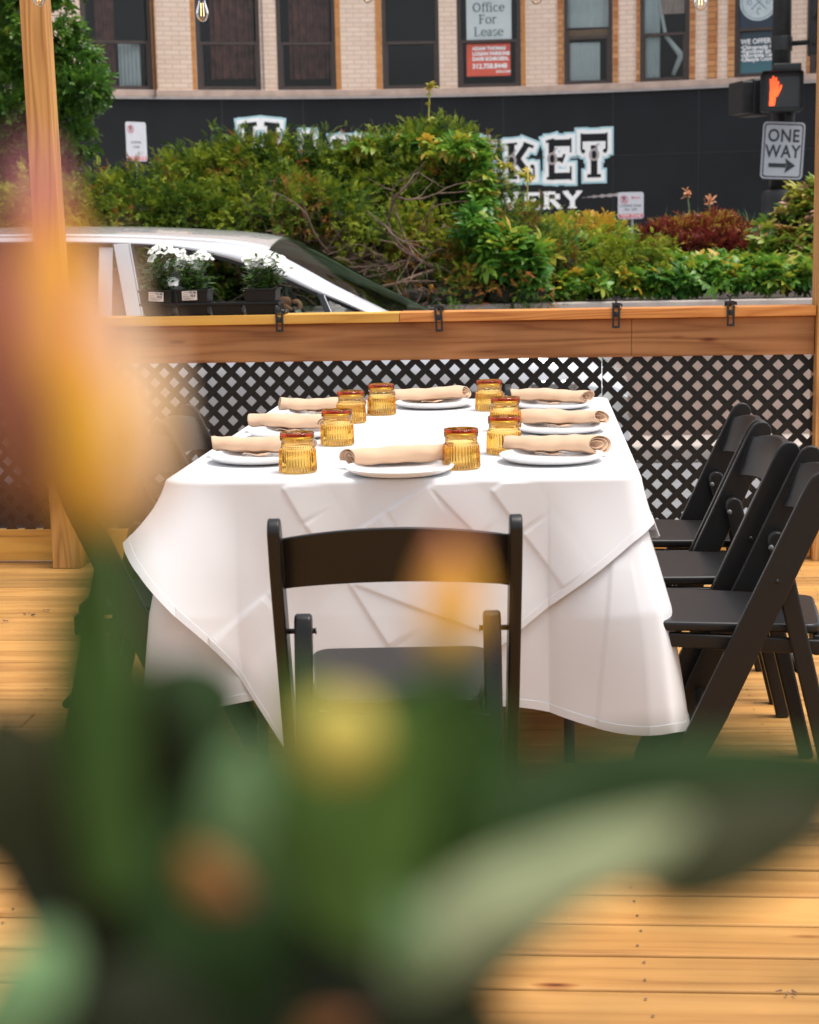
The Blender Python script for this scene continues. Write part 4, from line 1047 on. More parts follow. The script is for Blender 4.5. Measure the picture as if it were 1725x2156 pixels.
for k, (x0, x1) in enumerate(winx):
    f = MB(); t_ = .055
    bbox(f, x0 + .002, x0 + t_, -.10, -.02, ZW + .002, ZT_ - .002); bbox(f, x1 - t_, x1 - .002, -.10, -.02, ZW + .002, ZT_ - .002)
    bbox(f, x0 + t_, x1 - t_, -.10, -.022, ZW + .002, ZW + .06); bbox(f, x0 + t_, x1 - t_, -.10, -.022, ZT_ - .06, ZT_ - .002)
    bbox(f, x0 + t_, x1 - t_, -.10, -.03, ZM - .022, ZM + .022)
    bbox(f, x0 + t_, x0 + t_ + .03, -.10, -.035, ZW + .06, ZM - .022); bbox(f, x1 - t_ - .03, x1 - t_, -.10, -.035, ZW + .06, ZM - .022)
    wf_ = f.build('window_frame', MT['frame'], bd, True)
    pn = MB(); bbox(pn, x0 + t_, x1 - t_, -.075, -.072, ZW + .06, ZT_ - .06); pn.build('pane', MT['pane'], wf_, True)
    rm = MB(); ym = YB((x0 + x1) / 2)
    rm.add([(x0 - .05, ym + .12, ZW - .1), (x1 + .05, ym + .12, ZW - .1), (x1 + .05, ym + .12, ZT_ + .1), (x0 - .05, ym + .12, ZT_ + .1), (x0 - .05, ym + .9, ZW - .1), (x1 + .05, ym + .9, ZW - .1), (x1 + .05, ym + .9, ZT_ + .1), (x0 - .05, ym + .9, ZT_ + .1)],
           [(4, 5, 6, 7), (0, 4, 7, 3), (1, 2, 6, 5), (0, 1, 5, 4), (3, 7, 6, 2)])
    rm.build('dark_room', DARK, wf_, True)
    def curtain(xa, xb, za, zb, mat, nm, dep=.10, amp=.012):
        c_ = MB(); c_.grid([[(xa + (xb - xa) * i / 40, YB(xa) + dep + amp * math.sin(i * .9), za + (zb - za) * j / 4) for i in range(41)] for j in range(5)]); c_.build(nm, mat, wf_, True, smooth=True)
    if k == 2: curtain(x0 + .42, x0 + .75, ZW + .05, ZM, BLIND, 'blind', .30); curtain(x0 + .1, x0 + .4, ZW + .1, ZT_, BRN, 'curtain', .4, .03)
    if k in (3, 4): curtain(x0 + .12, x1 - .12, ZW + .2, ZT_, BRN, 'curtain', .5, .04)
    if k == 7:
        curtain(x0 + .05, x1 - .18, ZW + .05, ZM - .06, BLIND, 'blind', .095, .004); curtain(x0 + .03, x1 - .05, ZM + .16, ZT_, BLIND, 'blind', .095, .01)
        bb_ = MB(); bbox(bb_, x0 + .06, x1 - .06, -.14, -.12, ZM + .03, ZM + .13); bb_.build('timber_bar', WOODB, wf_, True)
    if k == 8:
        curtain(x0 + .05, x0 + .3, ZW + .05, ZT_, BLIND, 'blind', .095, .02); curtain(x0 + .3, x1 - .06, ZM + .3, ZT_, plain('taupe_blind', (.55, .42, .37), .8), 'blind', .095, .01)
        cl_ = MB(); cl_.tube([(x0 + .25, ym + .13, ZT_ - .2), (x0 + .38, ym + .14, ZM), (x0 + .62, ym + .15, ZM - .3), (x0 + .50, ym + .14, ZW + .1)], [.02, .03, .055, .03], 8); cl_.build('curtain', BLIND, wf_, True, smooth=True)

# painted lettering on the black band
lx = [(498, 603), (612, 690), (694, 775), (778, 880), (884, 965), (970, 1052), (1058, 1133), (1141, 1212), (1214, 1288)]
ltop = [248, 272, 283, 288, 288, 286, 291, 283, 270]; lbot = [392, 388, 384, 382, 382, 383, 384, 386, 381]
HOPM = plain('hop_grey', (.38, .34, .34), .6)
lay = {'white': MB(), 'cyan': MB(), 'black': MB(), 'hop': MB()}
for ch, (a, b_), tp, bo in zip('HAYMARKET', lx, ltop, lbot):
    x0, z1 = bxz(a + 7, tp + 9); x1, z0 = bxz(b_ - 7, bo - 7)
    if ch == 'T': z1 = bxz(b_ - 7, tp + 9)[1]
    W_, H_ = x1 - x0, z1 - z0; gl = SLAB[ch]
    def fn_(d0):
        f_ = bfn(d0); return lambda u, v, d=0.0: f_(x0 + u, z0 + v, d)
    for nm, e, d0 in (('cyan', .088, .037), ('white', .058, .041), ('black', .0, .045)):
        for p_, q_, wd in gl['s']:
            vert = abs(p_[1] - q_[1]) > abs(p_[0] - q_[0])
            stroke(lay[nm], fn_(d0), (p_[0] * W_, p_[1] * H_), (q_[0] * W_, q_[1] * H_), wd * (W_ if vert else H_) * (.92 if vert else .85), e)
        for c_, r_ in gl['d']: disc(lay[nm], fn_(d0), (c_[0] * W_, c_[1] * H_), r_ * W_, e=e)
    if gl['hop']:
        lay['hop'] = MB(); c_ = (gl['hop'][0] * W_, gl['hop'][1] * H_); ringarc(lay['hop'], fn_(.049), c_, .058, .078, 0, 360, .028, .04, n=20)
        stroke(lay['hop'], fn_(.049), (c_[0] + .02, c_[1] + .09), (c_[0] + .05, c_[1] + .15), .025); stroke(lay['hop'], fn_(.049), (c_[0] + .05, c_[1] + .15), (c_[0] + .08, c_[1] + .155), .02); lay['hop'].build('hop_emblem', HOPM, bd, True)
for ch, a, b_, tp, bo in (('B', 905, 943, 403, 441), ('R', 946, 986, 403, 441), ('E', 990, 1027, 405, 442), ('W', 1032, 1097, 405, 441), ('E', 1101, 1138, 405, 441), ('R', 1142, 1184, 403, 440), ('Y', 1185, 1226, 402, 438)):
    x0, z1 = bxz(a, tp); x1, z0 = bxz(b_, bo); W_, H_ = x1 - x0, z1 - z0; f_ = bfn(.041)
    for p_, q_, wd in SLAB[ch]['s']:
        vert = abs(p_[1] - q_[1]) > abs(p_[0] - q_[0])
        stroke(lay['white'], lambda u, v, d=0.0: f_(x0 + u, z0 + v, d), (p_[0] * W_, p_[1] * H_), (q_[0] * W_, q_[1] * H_), wd * (W_ if vert else H_) * 1.05)
lay['hop'] = MB()
for k in range(12):
    c_ = bxz(1240 + 5.6 * k, 414.5 - .42 * k); disc(lay['hop'], bfn(.041), c_, .012 + .010 * (k % 3 == 2) + .001 * k, e=0)
x0, z0 = bxz(1226, 416); x1, z1 = bxz(1298, 411); stroke(lay['hop'], bfn(.040), (x0, z0), (x1, z1), .006)
lay['cyan'].build('lettering_glow', MT['cyan'], bd, True); lay['white'].build('lettering_outline', plain('letter_white', (.85, .86, .86), .6, var=.02), bd, True)
lay['black'].build('lettering_face', MT['bandpaint'], bd, True); lay['hop'].build('painted_flourish', HOPM, bd, True)

# lease posters in the fifth window
def poster(name, label, cat, a, b_, t_, bt_, mat, d=-.062, kind=None):
    x0, z1 = bxz(a, t_, d); x1, z0 = bxz(b_, bt_, d); mb = MB()
    root = thing(name, label, cat, ((x0 + x1) / 2, YB((x0 + x1) / 2) - d, z0))
    bbox(mb, x0, x1, d, d + .004, z0, z1, .3); mb.build('panel', mat, root, True); return root, x0, x1, z0, z1
PW = plain('poster_paper', (.50, .56, .56), .4, var=.02)
ps, x0, x1, z0, z1 = poster('lease_sign', 'white window poster with dark serif words about an office', 'sign', 981.5, 1077.5, -22, 84.5, PW)
sf = MB(); F_ = bfn(-.0520)
SER = {
 'O': (.95, lambda S, A: (A(.46, .5, .36, .45, 0, 360, .07, .15),)),
 'f': (.42, lambda S, A: (S(.2, 0, .2, .82, .12), A(.36, .82, .16, .16, 40, 180, .07, .10), S(.04, .70, .40, .70, .06), S(.05, .025, .38, .025, .05))),
 'i': (.40, lambda S, A: (S(.2, 0, .2, .70, .12), S(.06, .68, .2, .68, .06), S(.04, .025, .36, .025, .05), S(.14, .92, .26, .92, .12))),
 'c': (.62, lambda S, A: (A(.34, .35, .25, .33, 45, 315, .06, .12),)),
 'e': (.64, lambda S, A: (A(.34, .35, .25, .33, 0, 318, .06, .12), S(.14, .38, .60, .38, .06))),
 'F': (.74, lambda S, A: (S(.22, 0, .22, 1, .14), S(.05, .965, .66, .965, .08), S(.64, .78, .64, 1, .07), S(.22, .52, .52, .52, .08), S(.5, .41, .5, .64, .07), S(.05, .03, .42, .03, .06))),
 'o': (.72, lambda S, A: (A(.36, .35, .27, .33, 0, 360, .06, .13),)),
 'r': (.54, lambda S, A: (S(.18, 0, .18, .70, .12), S(.05, .68, .18, .68, .05), S(.04, .025, .36, .025, .05), A(.40, .46, .20, .22, 60, 170, .07, .10), S(.44, .66, .5, .60, .1))),
 'L': (.76, lambda S, A: (S(.22, 0, .22, 1, .14), S(.05, .97, .40, .97, .06), S(.05, .03, .68, .03, .06), S(.66, .0, .66, .24, .05))),
 'a': (.62, lambda S, A: (S(.46, 0, .46, .5, .12), A(.30, .50, .18, .17, 0, 170, .07, .10), A(.28, .19, .18, .17, 60, 330, .06, .10), S(.46, .03, .60, .03, .05))),
 's': (.54, lambda S, A: (A(.28, .52, .18, .15, 20, 250, .07, .09), A(.28, .18, .18, .16, -160, 70, .07, .09)))}
def serif(word, cx_px, base_px, cap_px, letter_w=1.0):
    xc, zb_ = bxz(cx_px, base_px, -.07); _, zt2 = bxz(cx_px, cap_px, -.07); h = zt2 - zb_
    tot = sum(SER[c][0] for c in word) * h * letter_w; x = xc - tot / 2
    for c in word:
        aw, g_ = SER[c]
        S = lambda a, b, c2, d2, w2, x=x: stroke(sf, F_, (x + a * h * letter_w, zb_ + b * h), (x + c2 * h * letter_w, zb_ + d2 * h), w2 * h * .95)
        A = lambda a, b, rx, ry, a0, a1, w0, w1, x=x: ringarc(sf, F_, (x + a * h * letter_w, zb_ + b * h), rx * h * letter_w, ry * h, a0, a1, w0 * h, w1 * h)
        g_(S, A); x += aw * h * letter_w
serif('Office', 1029, 24.5, 5.5, 1.07); serif('For', 1027, 49.5, 30.5, 1.05); serif('Lease', 1029, 75.5, 56.5, 1.07)
sf.build('lettering', plain('slate_ink', (.06, .10, .11), .5), ps, True)
PR = plain('poster_red', (.60, .10, .06), .45, var=.08)
ps, x0, x1, z0, z1 = poster('agent_sign', 'red window poster with rows of small white writing', 'sign', 982.5, 1075.5, 93, 158.5, PR)
tm = MB(); FT = bfn(-.0520)
for s_, y_, sz in (('ADAM THOMAS', 106, .062), ('LOGAN PARSONS', 117, .062), ('DAVE SCHROEDL', 128, .062), ('312.758.8448', 144.5, .086)):
    xx, zz = bxz(995, y_, -.07); put_text(tm, s_, FT, xx, zz, sz * 1.15, bold=.004, align='LEFT', squeeze=.98)
xx, zz = bxz(1045, 153, -.07); put_text(tm, 'SVN.COM', FT, xx, zz, .05, bold=.002, align='LEFT')
tm.build('lettering', MT['white'], ps, True)
# clinic window film in the eighth window
m, nt, b = newmat('teal_film'); tc = nt.nodes.new('ShaderNodeTexCoord'); sp = nt.nodes.new('ShaderNodeSeparateXYZ'); L(nt, tc.outputs['Generated'], sp.inputs[0])
r = ramp(nt, [(0, (.055, .16, .19)), (.5, (.03, .085, .11)), (1, (.015, .03, .045))]); L(nt, sp.outputs[2], r.inputs[0]); L(nt, r.outputs[0], b.inputs['Base Color']); b.inputs['Roughness'].default_value = .3
ps, x0, x1, z0, z1 = poster('clinic_sign', 'teal window film listing services in small white writing', 'sign', 1553, 1636, 70, 152, m)
tm = MB()
for s_, y_, sz in (('WE OFFER', 93.5, .10), ('\u2022Chiropractic Care', 104.5, .078), ('\u2022Functional Exercises', 113, .078), ('\u2022Affordable Care', 121.5, .078), ('\u2022Lifestyle Counseling', 130, .078)):
    xx, zz = bxz(1560, y_, -.07); put_text(tm, s_, FT, xx, zz, sz, bold=.003, align='LEFT', squeeze=.9)
tm.build('lettering', MT['white'], ps, True)
ps, x0, x1, z0, z1 = poster('round_logo_sign', 'navy window film with a pale round emblem', 'sign', 1553, 1636, -14, 58, plain('navy_film', (.018, .032, .055), .3))
tm = MB(); cc = bxz(1598, 4, -.07); FL_ = bfn(-.0530); disc(tm, FL_, cc, .265, n=40); tm.build('emblem_disc', plain('emblem_white', (.50, .58, .60), .5), ps, True)
tm = MB(); FL2 = bfn(-.0495); ringarc(tm, FL2, cc, .235, .235, 0, 360, .008, n=40)
for a in (45, 135): stroke(tm, FL2, (cc[0] - .15 * math.cos(R(a)), cc[1] - .15 * math.sin(R(a))), (cc[0] + .15 * math.cos(R(a)), cc[1] + .15 * math.sin(R(a))), .012)
ringarc(tm, FL2, (cc[0], cc[1] - .13), .02, .045, 20, 300, .012); ringarc(tm, FL2, (cc[0] - .13, cc[1]), .025, .03, 0, 360, .01); ringarc(tm, FL2, (cc[0] + .13, cc[1]), .025, .03, 0, 360, .01)
tm.build('emblem_mark', plain('emblem_grey', (.12, .2, .24), .5), ps, True)
tag(MB().bx(-30, 30, 21.2, 27, -.13, .02).build('pavement', MT['concrete'], bevel=.02), kind='structure')

# ------------------------------------------------------------------ parking signs
def panel_fn(c, rz, tilt=0.0):
    Rm = Matrix.Rotation(rz, 3, 'Z') @ Matrix.Rotation(tilt, 3, 'Y')
    return lambda u, v, d=0.0: tuple(Vector(c) + Rm @ Vector((u, -d, v)))
def rrect(w_, h_, r_):
    out = []
    for cx_, cy_, a0 in ((w_ / 2 - r_, -h_ / 2 + r_, -90), (w_ / 2 - r_, h_ / 2 - r_, 0), (-w_ / 2 + r_, h_ / 2 - r_, 90), (-w_ / 2 + r_, -h_ / 2 + r_, 180)):
        out += [(cx_ + r_ * math.cos(R(a0 + 18 * k)), cy_ + r_ * math.sin(R(a0 + 18 * k))) for k in range(6)]
    return out
def park_sign(label, c, w_, h_, rz, rows, tow, psx, arrow):
    t = thing('parking_sign', label, 'sign', (c.x, c.y, -.1)); fn = panel_fn(c, rz)
    MB().prism(rrect(w_, h_, .03), lambda a, q, dd: fn(a, q, dd), 0, .003).build('panel', MT['signwhite'], t, True)
    red, blk, wh = MB(), MB(), MB()
    ringarc(red, fn, (-w_ * .26, h_ * .5 - .085), .042, .042, 0, 360, .008, d=.005, n=22); stroke(red, fn, (-w_ * .26 - .03, h_ * .5 - .055), (-w_ * .26 + .03, h_ * .5 - .115), .008, d=.005)
    put_text(blk, 'P', lambda a, q: fn(a, q, .0046), -w_ * .26, h_ * .5 - .108, .075, bold=.002)
    if arrow: stroke(red, fn, (.02, h_ * .5 - .065), (.11, h_ * .5 - .065), .008, d=.005); red.add([fn(-.0, h_ * .5 - .065, .006), fn(.03, h_ * .5 - .08, .006), fn(.03, h_ * .5 - .05, .006)], [(0, 1, 2)])
    for s_, z in rows: put_text(red if 'NO' in s_ else blk, s_, lambda a, q: fn(a, q, .0045), -.005, z, .040, squeeze=.85)
    if tow:
        red.prism([(-w_ / 2 + .012, -h_ / 2 + .012), (w_ / 2 - .012, -h_ / 2 + .012), (w_ / 2 - .012, -h_ / 2 + .058), (-w_ / 2 + .012, -h_ / 2 + .058)], lambda a, q, dd: fn(a, q, dd), .0035, .0042)
        put_text(wh, 'TOW ZONE', lambda a, q: fn(a, q, .0052), 0, -h_ / 2 + .021, .048, bold=.001, squeeze=.95)
    red.build('red_print', MT['signred'], t, True); blk.build('black_print', MT['ink'], t, True)
    if wh.v: wh.build('white_print', MT['white'], t, True)
    q = Vector(fn(psx, 0, -.02)); MB().tube([(q.x, q.y, -.12), (q.x, q.y, c.z + h_ / 2 - .03)], .017, 10).build('post', MT['alu'], t, True, smooth=True)
park_sign('narrow white parking sign with red circle, left of the juniper hedge', atY(287, 298, 20), .30, .46, R(50), [('LOADING', -.02), ('ZONE', -.075)], True, .0, False)
park_sign('square white parking sign with a red tow zone bar', atY(1328.5, 432.5, 20), .305, .31, R(8), [('LOADING ZONE', -.015), ('7AM - 6PM', -.06)], True, .02, True)

# ------------------------------------------------------------------ traffic signal post
YSG = 18.7
pb = atY(1641, 430, YSG); sp_ = thing('signal_post', 'black street post with flared base carrying the walk signal', 'signal post', (pb.x, pb.y, -.13))
sx, sy = pb.x, pb.y
m = MB(); zt_ = atY(1641, 403, YSG).z; s = YSG / F
m.lathe([(.20, -.13), (.20, zt_ - .5), (.185, zt_ - .08), (.19, zt_ - .05), (.175, zt_), (.12, zt_ + .02), (.115, zt_ + .02)], 16, (sx, sy, 0)); m.build('base', MT['darkpole'], sp_, True, bevel=.006)
MB().tube([(sx, sy, zt_), (sx, sy, 6.5)], [.11, .085], 18).build('pole', MT['darkpole'], sp_, True, smooth=True)
za = atY(1660, 92, YSG).z
MB().tube([(sx + .02, sy, za), (sx + .55, sy - .02, za + .02), (sx + 1.2, sy - .05, za + .03)], .028, 10).build('arm', MT['darkpole'], sp_, True, smooth=True)
MB().lathe([(.0, za - .075), (.115, za - .075), (.115, za + .075), (.0, za + .075)], 18, (sx, sy, 0)).build('bracket', MT['darkpole'], sp_, True, bevel=.006)
ts = thing('traffic_signal', 'black traffic signal head at the right edge, hung from the arm', 'traffic light', (sx + .62, sy - .06, za))
c = atY(1728, 25, YSG - .1); m = MB(); m.box((c.x, c.y, c.z - .05), (.24, .22, .80)); m.build('housing', MT['darkpole'], ts, True, bevel=.03)
for dz in (-.27, 0, .27):
    m = MB(); P = []
    for k in range(15):
        a = R(-20 + 220 * k / 14); P.append([(c.x + .1 * math.cos(a), c.y - .11 - .2 * j, c.z - .05 + dz + .1 * math.sin(a)) for j in (0, 1)])
    m.grid(P); m.build('visor', MT['darkpole'], ts, True, smooth=True, solid=.004)
# pedestrian signals
ph = thing('pedestrian_signal', 'pedestrian signal with the lit orange raised hand', 'traffic light', (0, 0, 0)); c = atY(1646, 193, YSG - .28); ph.location = (c.x, c.y, c.z)
rzp = R(-6)
def box_fn(mb, w_, h_, dpt, bev): mb.prism(rrect(w_, h_, bev), lambda a, q, dd: (a, -dd, q), -dpt / 2, dpt / 2)
m = MB(); box_fn(m, .445, .425, .20, .04); o = m.build('housing', MT['darkpole'], ph, bevel=.012)
m = MB(); P = []
for (a, q) in rrect(.42, .40, .035) + [rrect(.42, .40, .035)[0]]: P.append([(a * (1 + .03 * j), -.10 - .11 * j * (1 if q > -.1 else .55), q * (1 + .02 * j)) for j in (0, 1)])
m.grid(P); m.build('visor', MT['darkpole'], ph, solid=.006)
m = MB(); box_fn(m, .33, .31, .004, .01); o = m.build('lens', plain('signal_lens', (.03, .03, .034), .25), ph); o.location = (.015, -.104, -.01)
hm_, hnt, hb = newmat('lit_hand'); hb.inputs['Base Color'].default_value = (.9, .12, .03, 1); hb.inputs['Emission Color'].default_value = (1, .085, .015, 1); hb.inputs['Emission Strength'].default_value = 1.1
m = MB(); fn = lambda u, v, d=0.0: (u, -.108 - d, v)
m.add([fn(-.13, -.15), fn(-.075, -.15), fn(-.060, -.06), fn(-.035, .01), fn(-.09, .025), fn(-.125, .0), fn(-.125, -.06)], [(0, 1, 2, 3, 4, 5, 6)])
for i, (x_, l_, sl2) in enumerate(((-.112, .115, -.004), (-.090, .145, .0), (-.068, .130, .006), (-.050, .090, .012))): stroke(m, fn, (x_, .01), (x_ + sl2, .01 + l_), .0155, .001, d=.0015)
stroke(m, fn, (-.055, -.05), (-.015, .035), .020, .002, d=.002)
stroke(m, fn, (-.018, .03), (-.006, .06), .015, .002, d=.002)
m.build('hand_symbol', hm_, ph)
ph.rotation_euler.z = rzp
p2 = thing('pedestrian_signal', 'second black pedestrian signal turned sideways behind the lit one', 'traffic light', (0, 0, 0)); c2 = atY(1579, 207, YSG + .05); p2.location = (c2.x + .05, c2.y, c2.z)
m = MB(); box_fn(m, .40, .385, .20, .03); m.build('housing', MT['darkpole'], p2, bevel=.01); m = MB(); box_fn(m, .36, .34, .12, .02); o = m.build('visor', MT['darkpole'], p2); o.location = (0, -.16, 0); p2.rotation_euler.z = R(-72)
# pipe between
MB().tube([(sx + .08, sy - .18, zt_ + .5), (sx + .08, sy - .18, c.z)], .045, 12).build('signal_pipe', MT['darkpole'], sp_, True, smooth=True)
MB().box((sx + .04, sy - .12, c.z + .27), (.30, .12, .07)).build('mount', MT['darkpole'], sp_, True, bevel=.01)
# ONE WAY sign
c = atY(1648.5, 317, YSG - .26); ow = thing('one_way_sign', 'white ONE WAY sign with a black arrow pointing right', 'sign', tuple(c)); ow.location = c
fn = panel_fn((0, 0, 0), R(3), R(2.9)); W_, H_ = .450, .598
MB().prism(rrect(W_, H_, .045), lambda a, q, dd: fn(a, q, dd), 0, .004).build('panel', MT['owsign'], ow)
m = MB(); o1, o2 = rrect(W_ - .035, H_ - .035, .035), rrect(W_ - .060, H_ - .060, .028); k = len(o1)
m.add([fn(a, q, .007) for a, q in o1 + o2], [(i, (i + 1) % k, k + (i + 1) % k, k + i) for i in range(k)])
for s_, z in (('ONE', .095), ('WAY', -.070)): put_text(m, s_, lambda a, q: fn(a, q, .0065), 0, z, .185, bold=.004, squeeze=.84, spacing=1.08)
m.add([fn(-.145, -.155 - .022, .0065), fn(.045, -.177, .0065), fn(.045, -.133, .0065), fn(-.145, -.133, .0065)], [(0, 1, 2, 3)])
m.add([fn(.030, -.235, .0069), fn(.145, -.155, .0069), (fn(.030, -.075, .0069)), fn(.05, -.155, .0069)], [(0, 1, 3), (3, 1, 2)])
m.build('lettering', MT['ink'], ow)
MB().box((.0, .06, .12), (.10, .10, .03)).build('clamp', MT['darkpole'], ow, bevel=.004)

# ------------------------------------------------------------------ silver car passing behind the railing
YN = 7.95; YC = YN + .91
xf = atY(1335, 800, YN + .3).x
car = thing('silver_car', 'silver white sedan with its front side window open', 'car', (xf - 2.3, YC, -.13))
st = [(0, .58, .50), (.03, .68, .56), (.12, .77, .64), (.3, .845, .715), (.6, .885, .775), (1.0, .905, .825), (1.4, .91, .855), (2.0, .912, .862), (2.8, .912, .866), (3.5, .91, .875), (4.0, .89, .885), (4.4, .84, .86), (4.58, .76, .76), (4.64, .66, .60)]
def topz(dx):
    for (a, w0, z0), (b, w1, z1) in zip(st[:-1], st[1:]):
        if a <= dx <= b: t = (dx - a) / (b - a); return w0 + (w1 - w0) * t, z0 + (z1 - z0) * t
    return st[-1][1], st[-1][2]
def section(dx):
    wd, tz = topz(dx); bz = .07 if .1 < dx < 4.5 else .14
    half = [(0, tz + .035), (.45, tz + .030), (.78, tz + .008), (.92, tz - .035), (.975, tz - .11), (1.0, tz * .72), (1.0, tz * .5 + .02), (.985, .25), (.965, .14), (.90, bz), (0, bz - .02)]
    pts = [(YC - wd * a, z) for a, z in half]; pts += [(YC + wd * a, z) for a, z in half[::-1][1:-1]]
    return [(xf - dx, y, z) for y, z in pts]
xs_ = sorted(set([a for a, _, _ in st] + [.2, .45, .8, 1.2, 1.7, 2.4, 3.2, 3.8, 4.2]))
secs = [section(a) for a in xs_]; K_ = len(secs[0])
m = MB(); m.v = [q for s_ in secs for q in s_]
m.f = [(i * K_ + k, i * K_ + (k + 1) % K_, (i + 1) * K_ + (k + 1) % K_, (i + 1) * K_ + k) for i in range(len(secs) - 1) for k in range(K_)] + [tuple(range(K_ - 1, -1, -1)), tuple((len(secs) - 1) * K_ + k for k in range(K_))]
body = m.build('body', MT['carpaint'], car, True, smooth=True, sub=2)
Tc = [(-420, 560), (-300, 525), (-200, 508), (-100, 501), (60, 498), (250, 499), (400, 505), (500, 513), (565, 526), (600, 543), (650, 570), (700, 598), (760, 628), (820, 657), (870, 682)]
Bc = [(-400, 590), (-290, 545), (-200, 524), (-100, 514), (60, 510), (250, 512), (350, 518), (450, 536), (520, 556), (550, 566), (600, 585), (650, 608), (710, 632), (765, 656), (805, 674)]
def curve(C, n, Y):
    pts = [atY(x, y, Y) for x, y in C]; out = []
    ln = [0]
    for a, b_ in zip(pts[:-1], pts[1:]): ln.append(ln[-1] + (b_ - a).length)
    def cr4(p0, p1, p2, p3, t): return .5 * ((2 * p1) + (p2 - p0) * t + (2 * p0 - 5 * p1 + 4 * p2 - p3) * t * t + (3 * p1 - p0 - 3 * p2 + p3) * t ** 3)
    for i in range(n + 1):
        s_ = ln[-1] * i / n; k = max(j for j in range(len(ln)) if ln[j] <= s_ + 1e-9); k = min(k, len(pts) - 2)
        t = (s_ - ln[k]) / (ln[k + 1] - ln[k])
        out.append(cr4(pts[max(k - 1, 0)], pts[k], pts[k + 1], pts[min(k + 2, len(pts) - 1)], t))
    return out
NT = 60; TT = curve(Tc, NT, YN + .20); BB = curve(Bc, NT, YN + .13)
def mir(p, s_): return Vector((p.x, p.y if s_ < 0 else 2 * YC - p.y, p.z))
iw = min(range(NT + 1), key=lambda i: abs(TT[i].x - atY(565, 526, YN + .2).x))            # top of the windscreen
ir_ = min(range(NT + 1), key=lambda i: abs(TT[i].x - atY(-170, 508, YN + .2).x))
for s_ in (-1, 1):
    m = MB(); m.grid([[mir(TT[i].lerp(BB[i], t) + Vector((0, -.012 * math.sin(t * math.pi), 0)), s_) for i in range(NT + 1)] for t in (0, .25, .5, .75, 1)])
    m.build('roof_pillar', MT['carpaint'], car, True, smooth=True, solid=.004)
    tr_ = MB(); tr_.grid([[mir(BB[i] + Vector((0, .004 + .002 * j, .002 - .020 * j)), s_) for i in range(6, NT + 1)] for j in (0, 1)])
    tr_.build('window_trim', MT['trim'], car, True, smooth=True, solid=.004)
    belt = lambda x: Vector((x, YC + s_ * .885, .87))
    # glass: rear door pane; the front window is wound down on the near side
    def pane_between(xa_, xb_, nm, mat):
        P = []
        for i in range(13):
            x = xa_ + (xb_ - xa_) * i / 12; b_ = min(BB, key=lambda q: abs(q.x - x)); tp = mir(Vector((x, b_.y + .02, b_.z)), s_); bl = belt(x)
            P.append([tp.lerp(bl, j / 4) for j in range(5)])
        mm = MB(); mm.grid(P); return mm.build(nm, mat, car, True, smooth=True)
    xb0, xb1 = atY(236, 580, YN + .1).x, atY(280, 580, YN + .1).x
    pane_between(atY(-250, 560, YN + .1).x, atY(205, 580, YN + .1).x, 'rear_door_glass', MT['carglass'])
    pane_between(atY(207, 580, YN + .1).x, xb0, 'door_frame', MT['carpaint'])
    # centre pillar, slanting
    def bar(pa, pb, wd, mat, nm, out_=.0):
        a, b_ = Vector(pa), Vector(pb); mm = MB()
        mm.prism([(0, 0), (wd, 0), (wd, 1), (0, 1)], lambda u, v, dd: tuple(mir(Vector((a.x + (b_.x - a.x) * v + u, a.y + (b_.y - a.y) * v - dd, a.z + (b_.z - a.z) * v)), s_)), out_, out_ + .02)
        return mm.build(nm, mat, car, True, bevel=.003)
    zb_ = .86; pt_ = atY(241, 514, YN + .14); pbm = atY(272, 655, YN + .05)
    bar((pbm.x, YN + .045, zb_), (pt_.x, YN + .135, pt_.z), .075, MT['carpaint'], 'centre_pillar')
    bar((pbm.x + .077, YN + .043, zb_), (pt_.x + .077, YN + .133, pt_.z), .009, MT['chrome'], 'chrome_strip')
    bar((pbm.x + .087, YN + .046, zb_), (pt_.x + .087, YN + .136, pt_.z), .012, MT['trim'], 'window_seal')
    q0, q1 = atY(668, 618, YN + .12), atY(694, 660, YN + .08)
    bar((q1.x + .02, YN + .06, .84), (q0.x, YN + .125, q0.z), .030, MT['trim'], 'quarter_pillar'); bar((q1.x + .052, YN + .06, .84), (q0.x + .032, YN + .125, q0.z - .01), .006, MT['chrome'], 'chrome_strip')
    pane_between(q0.x + .04, atY(800, 660, YN + .1).x, 'quarter_glass', MT['carglass'])
    if s_ > 0: pane_between(xb1 + .02, q0.x, 'front_door_glass', MT['carglass'])
# roof skin
NV = 16
def arch(i, v, rise):
    a, b_ = mir(TT[i], -1), mir(TT[i], 1); p = a.lerp(b_, v); q = 1 - (2 * v - 1) ** 2; return p + Vector((0, 0, rise * q))
m = MB(); m.grid([[arch(i, j / NV, .050) for j in range(NV + 1)] for i in range(ir_, iw + 1)]); m.build('roof', MT['carpaint'], car, True, smooth=True, solid=.004)
m = MB(); m.grid([[arch(i, j / NV, .050 * max(0, 1 - (i - iw) / 12)) + Vector((.05 * (1 - (2 * j / NV - 1) ** 2) * min(1, (i - iw) / 14), 0, .02 * (1 - (2 * j / NV - 1) ** 2))) for j in range(NV + 1)] for i in range(iw, NT + 1)]); m.build('windscreen', MT['screen'], car, True, smooth=True)
m = MB(); m.grid([[arch(i, j / NV, .05) for j in range(NV + 1)] for i in range(0, ir_ + 1)]); m.build('rear_screen', MT['carglass'], car, True, smooth=True)
